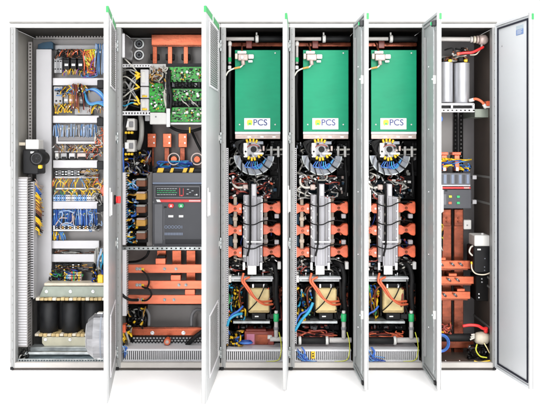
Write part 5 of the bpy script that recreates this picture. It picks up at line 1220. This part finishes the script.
t.part('body', P(473.6, 246.6, 491, 273, 18, 44, 'black_plastic', 1.0)); t.part('label_plate', P(477.4, 248.8, 480.8, 250.2, 17.7, 17.95, 'white_label', .02)); t.part('conduit', wire([(472.4, 255.6, 17), (469.4, 252, 16), (470.6, 247.6, 17), (472.6, 246, 20)], .9, 'wire_white', 8))
for (x, y) in ((485, 258.6), (484.6, 267), (484.6, 270.4)): g = MB(); g.disc(x, y, 17.6, 18.1, .6, 'cool_grey', 8); t.part('screw', g)
t = T('relay_rack', 'black terminal rack with silver screws under the right-hand fan heater', 'rack')
t.part('body', P(476, 275.6, 490.4, 301, 24, 46, 'shade_and_black', .6))
for y in (278.8, 282, 294, 297.6): g = MB(); g.disc(482-(y > 290)*3, y, 23.6, 24.1, .8, 'silver', 8); t.part('screw', g)
cable('cream wire with yellow plug sagging under the right-hand fan heater', [(471.4, 262, 17), (472, 269, 15), (476, 273.6, 14.6), (484, 274.6, 14.6), (490.6, 272.6, 15)], .7, 'ivory', lug='yellow', lug_end=(0,))
# bottom
t = T('coolant_pipe', 'black pipe with taped ivory valve near the floor of the rightmost cabinet', 'pipe')
t.part('hose', MB().cyl(W(432, 337.4, 20), W(470.6, 337.4, 20), 4.0*S, 'black_rubber', 18, .03))
g = MB(); p = W(474.4, 338, 20); g.lathe(p, (1,0,0), [(0, 3.4*S), (2*S, 5.6*S), (7*S, 6.6*S), (12*S, 6.0*S), (15*S, 4.2*S)], 'ivory', 20); t.part('valve_body', g)
for k in range(3): t.part('tape', MB().cyl(W(470+k*.6, 339.6-k*2.4, 15), W(474.6, 337.4-k*1.6, 15), .9*S, 'wire_white', 8))
t = T('valve_lever', 'red lever handle above the lower pipe valve', 'lever')
t.part('lever', MB().tube(crom([W(462.6, 326, 15), W(470, 325, 14), W(477.6, 325.6, 14), W(482, 328, 15), W(486.4, 329.6, 16)]), 1.5*S, 'red', 9)); t.part('pivot', MB().cyl(W(485.8, 327.8, 16), W(485.8, 332, 18), 2.2*S, 'red', 12))
t = T('cable_coil', 'blue cable coil at the left edge above the floor of the rightmost cabinet', 'cable')
for k in range(3):
    pts = [W(441+math.cos(math.radians(a))*(8.4-k*.9), 343+math.sin(math.radians(a))*(8.8-k*.8), 9+k*1.1) for a in range(0, 361, 24)]
    t.part('turn', MB().tube(crom(pts, 4), .75*S, ['blue', 'blue_mid', 'blue'][k], 8))
solo('base_block', 'dark red-brown base bar behind the black pipe', 'bar', P(432, 341.6, 474, 348, 34, 44, 'copper_deep', .4))
cable('yellow-green earth wire curling below the ivory valve', [(477, 344, 12), (476, 350, 10), (480, 356, 9), (487, 357.6, 9)], .7, 'lime')
cable('second earth wire drooping from the ivory valve to the right wall', [(484, 343, 12), (487, 348, 10), (490, 353, 10), (491, 347, 14)], .6, 'zinc_yellow')
cable('yellow wire lying along the sill of the rightmost cabinet', [(474, 361, 6.4), (479, 362.2, 6), (485, 361.4, 6), (490, 360.6, 7)], .8, 'yellow')
tangle('small yellow and red leads at the left edge above the black pipe', 438, 322, 452, 334, 14, 22, 9, ['yellow', 'red_brown', 'black_rubber', 'orange_cable'], .7, seed=305)
tangle('black leads below the ivory valve', 466, 344, 489, 360, 16, 30, 16, ['black_rubber', 'black_rubber', 'dark_grey'], .9, seed=306, lug=['silver'], reach=.4)
for k, x in enumerate((446, 460, 475)): solo('floor_screw', ['left', 'middle', 'right'][k]+' bright screw in the brown floor of the rightmost cabinet', 'screw', MB().cyl((W(x, 360, 10).x, 12*S, fz(365)), (W(x, 360, 10).x, 12*S, fz(363.6)), .9*S, 'silver', 8), 'bright screws in the brown floor')


# ================================================================== light, world, camera
w = bpy.data.worlds.new('World'); SC.world = w; w.use_nodes = True
nt = w.node_tree; bg = nt.nodes['Background']
tc = nt.nodes.new('ShaderNodeTexCoord'); sp = nt.nodes.new('ShaderNodeSeparateXYZ')
nt.links.new(tc.outputs['Generated'], sp.inputs[0])
mr = nt.nodes.new('ShaderNodeMapRange'); mr.inputs['From Min'].default_value = -.55; mr.inputs['From Max'].default_value = .1
mr.inputs['To Min'].default_value = .42; mr.inputs['To Max'].default_value = 1.05
nt.links.new(sp.outputs['Y'], mr.inputs['Value'])
mz = nt.nodes.new('ShaderNodeMapRange'); mz.inputs['From Min'].default_value = .35; mz.inputs['From Max'].default_value = .95
mz.inputs['To Min'].default_value = 0; mz.inputs['To Max'].default_value = 4.4  # brighter zenith, out of view, added to whiten the floor
nt.links.new(sp.outputs['Z'], mz.inputs['Value'])
ad = nt.nodes.new('ShaderNodeMath'); ad.operation = 'ADD'
nt.links.new(mr.outputs['Result'], ad.inputs[0]); nt.links.new(mz.outputs['Result'], ad.inputs[1]); nt.links.new(ad.outputs[0], bg.inputs['Strength'])
bg.inputs['Color'].default_value = (1, 1, 1, 1)
def area(name, loc, target, size, power, col=(1, 1, 1)):
    l = bpy.data.lights.new(name, 'AREA'); l.energy = power; l.size = size; l.color = col; l.shape = 'DISK'
    o = bpy.data.objects.new(name, l); COL.objects.link(o); o.location = loc
    o.rotation_euler = (Vector(target)-Vector(loc)).to_track_quat('-Z', 'Y').to_euler()
    return o
area('key_lamp', (2.2, -5.2, 3.0), (0, 0, 0.9), 3.0, 320, (1, .985, .96))
area('fill_lamp', (-2.0, -5.4, 2.0), (0, 0, 0.9), 2.0, 130, (.97, .985, 1))

cam = bpy.data.cameras.new('Camera'); co = bpy.data.objects.new('Camera', cam); COL.objects.link(co)
co.location = (0, -DC*S, ZC); co.rotation_euler = (math.pi/2, 0, 0)
cam.sensor_width = 36; cam.lens = 36*DC/540; cam.shift_x = (270-CX)/540; cam.shift_y = -(205-CY)/540
cam.clip_end = 200; SC.camera = co
SC.view_settings.view_transform = 'Standard'; SC.view_settings.look = 'None'; SC.view_settings.exposure = 0; SC.view_settings.gamma = 1
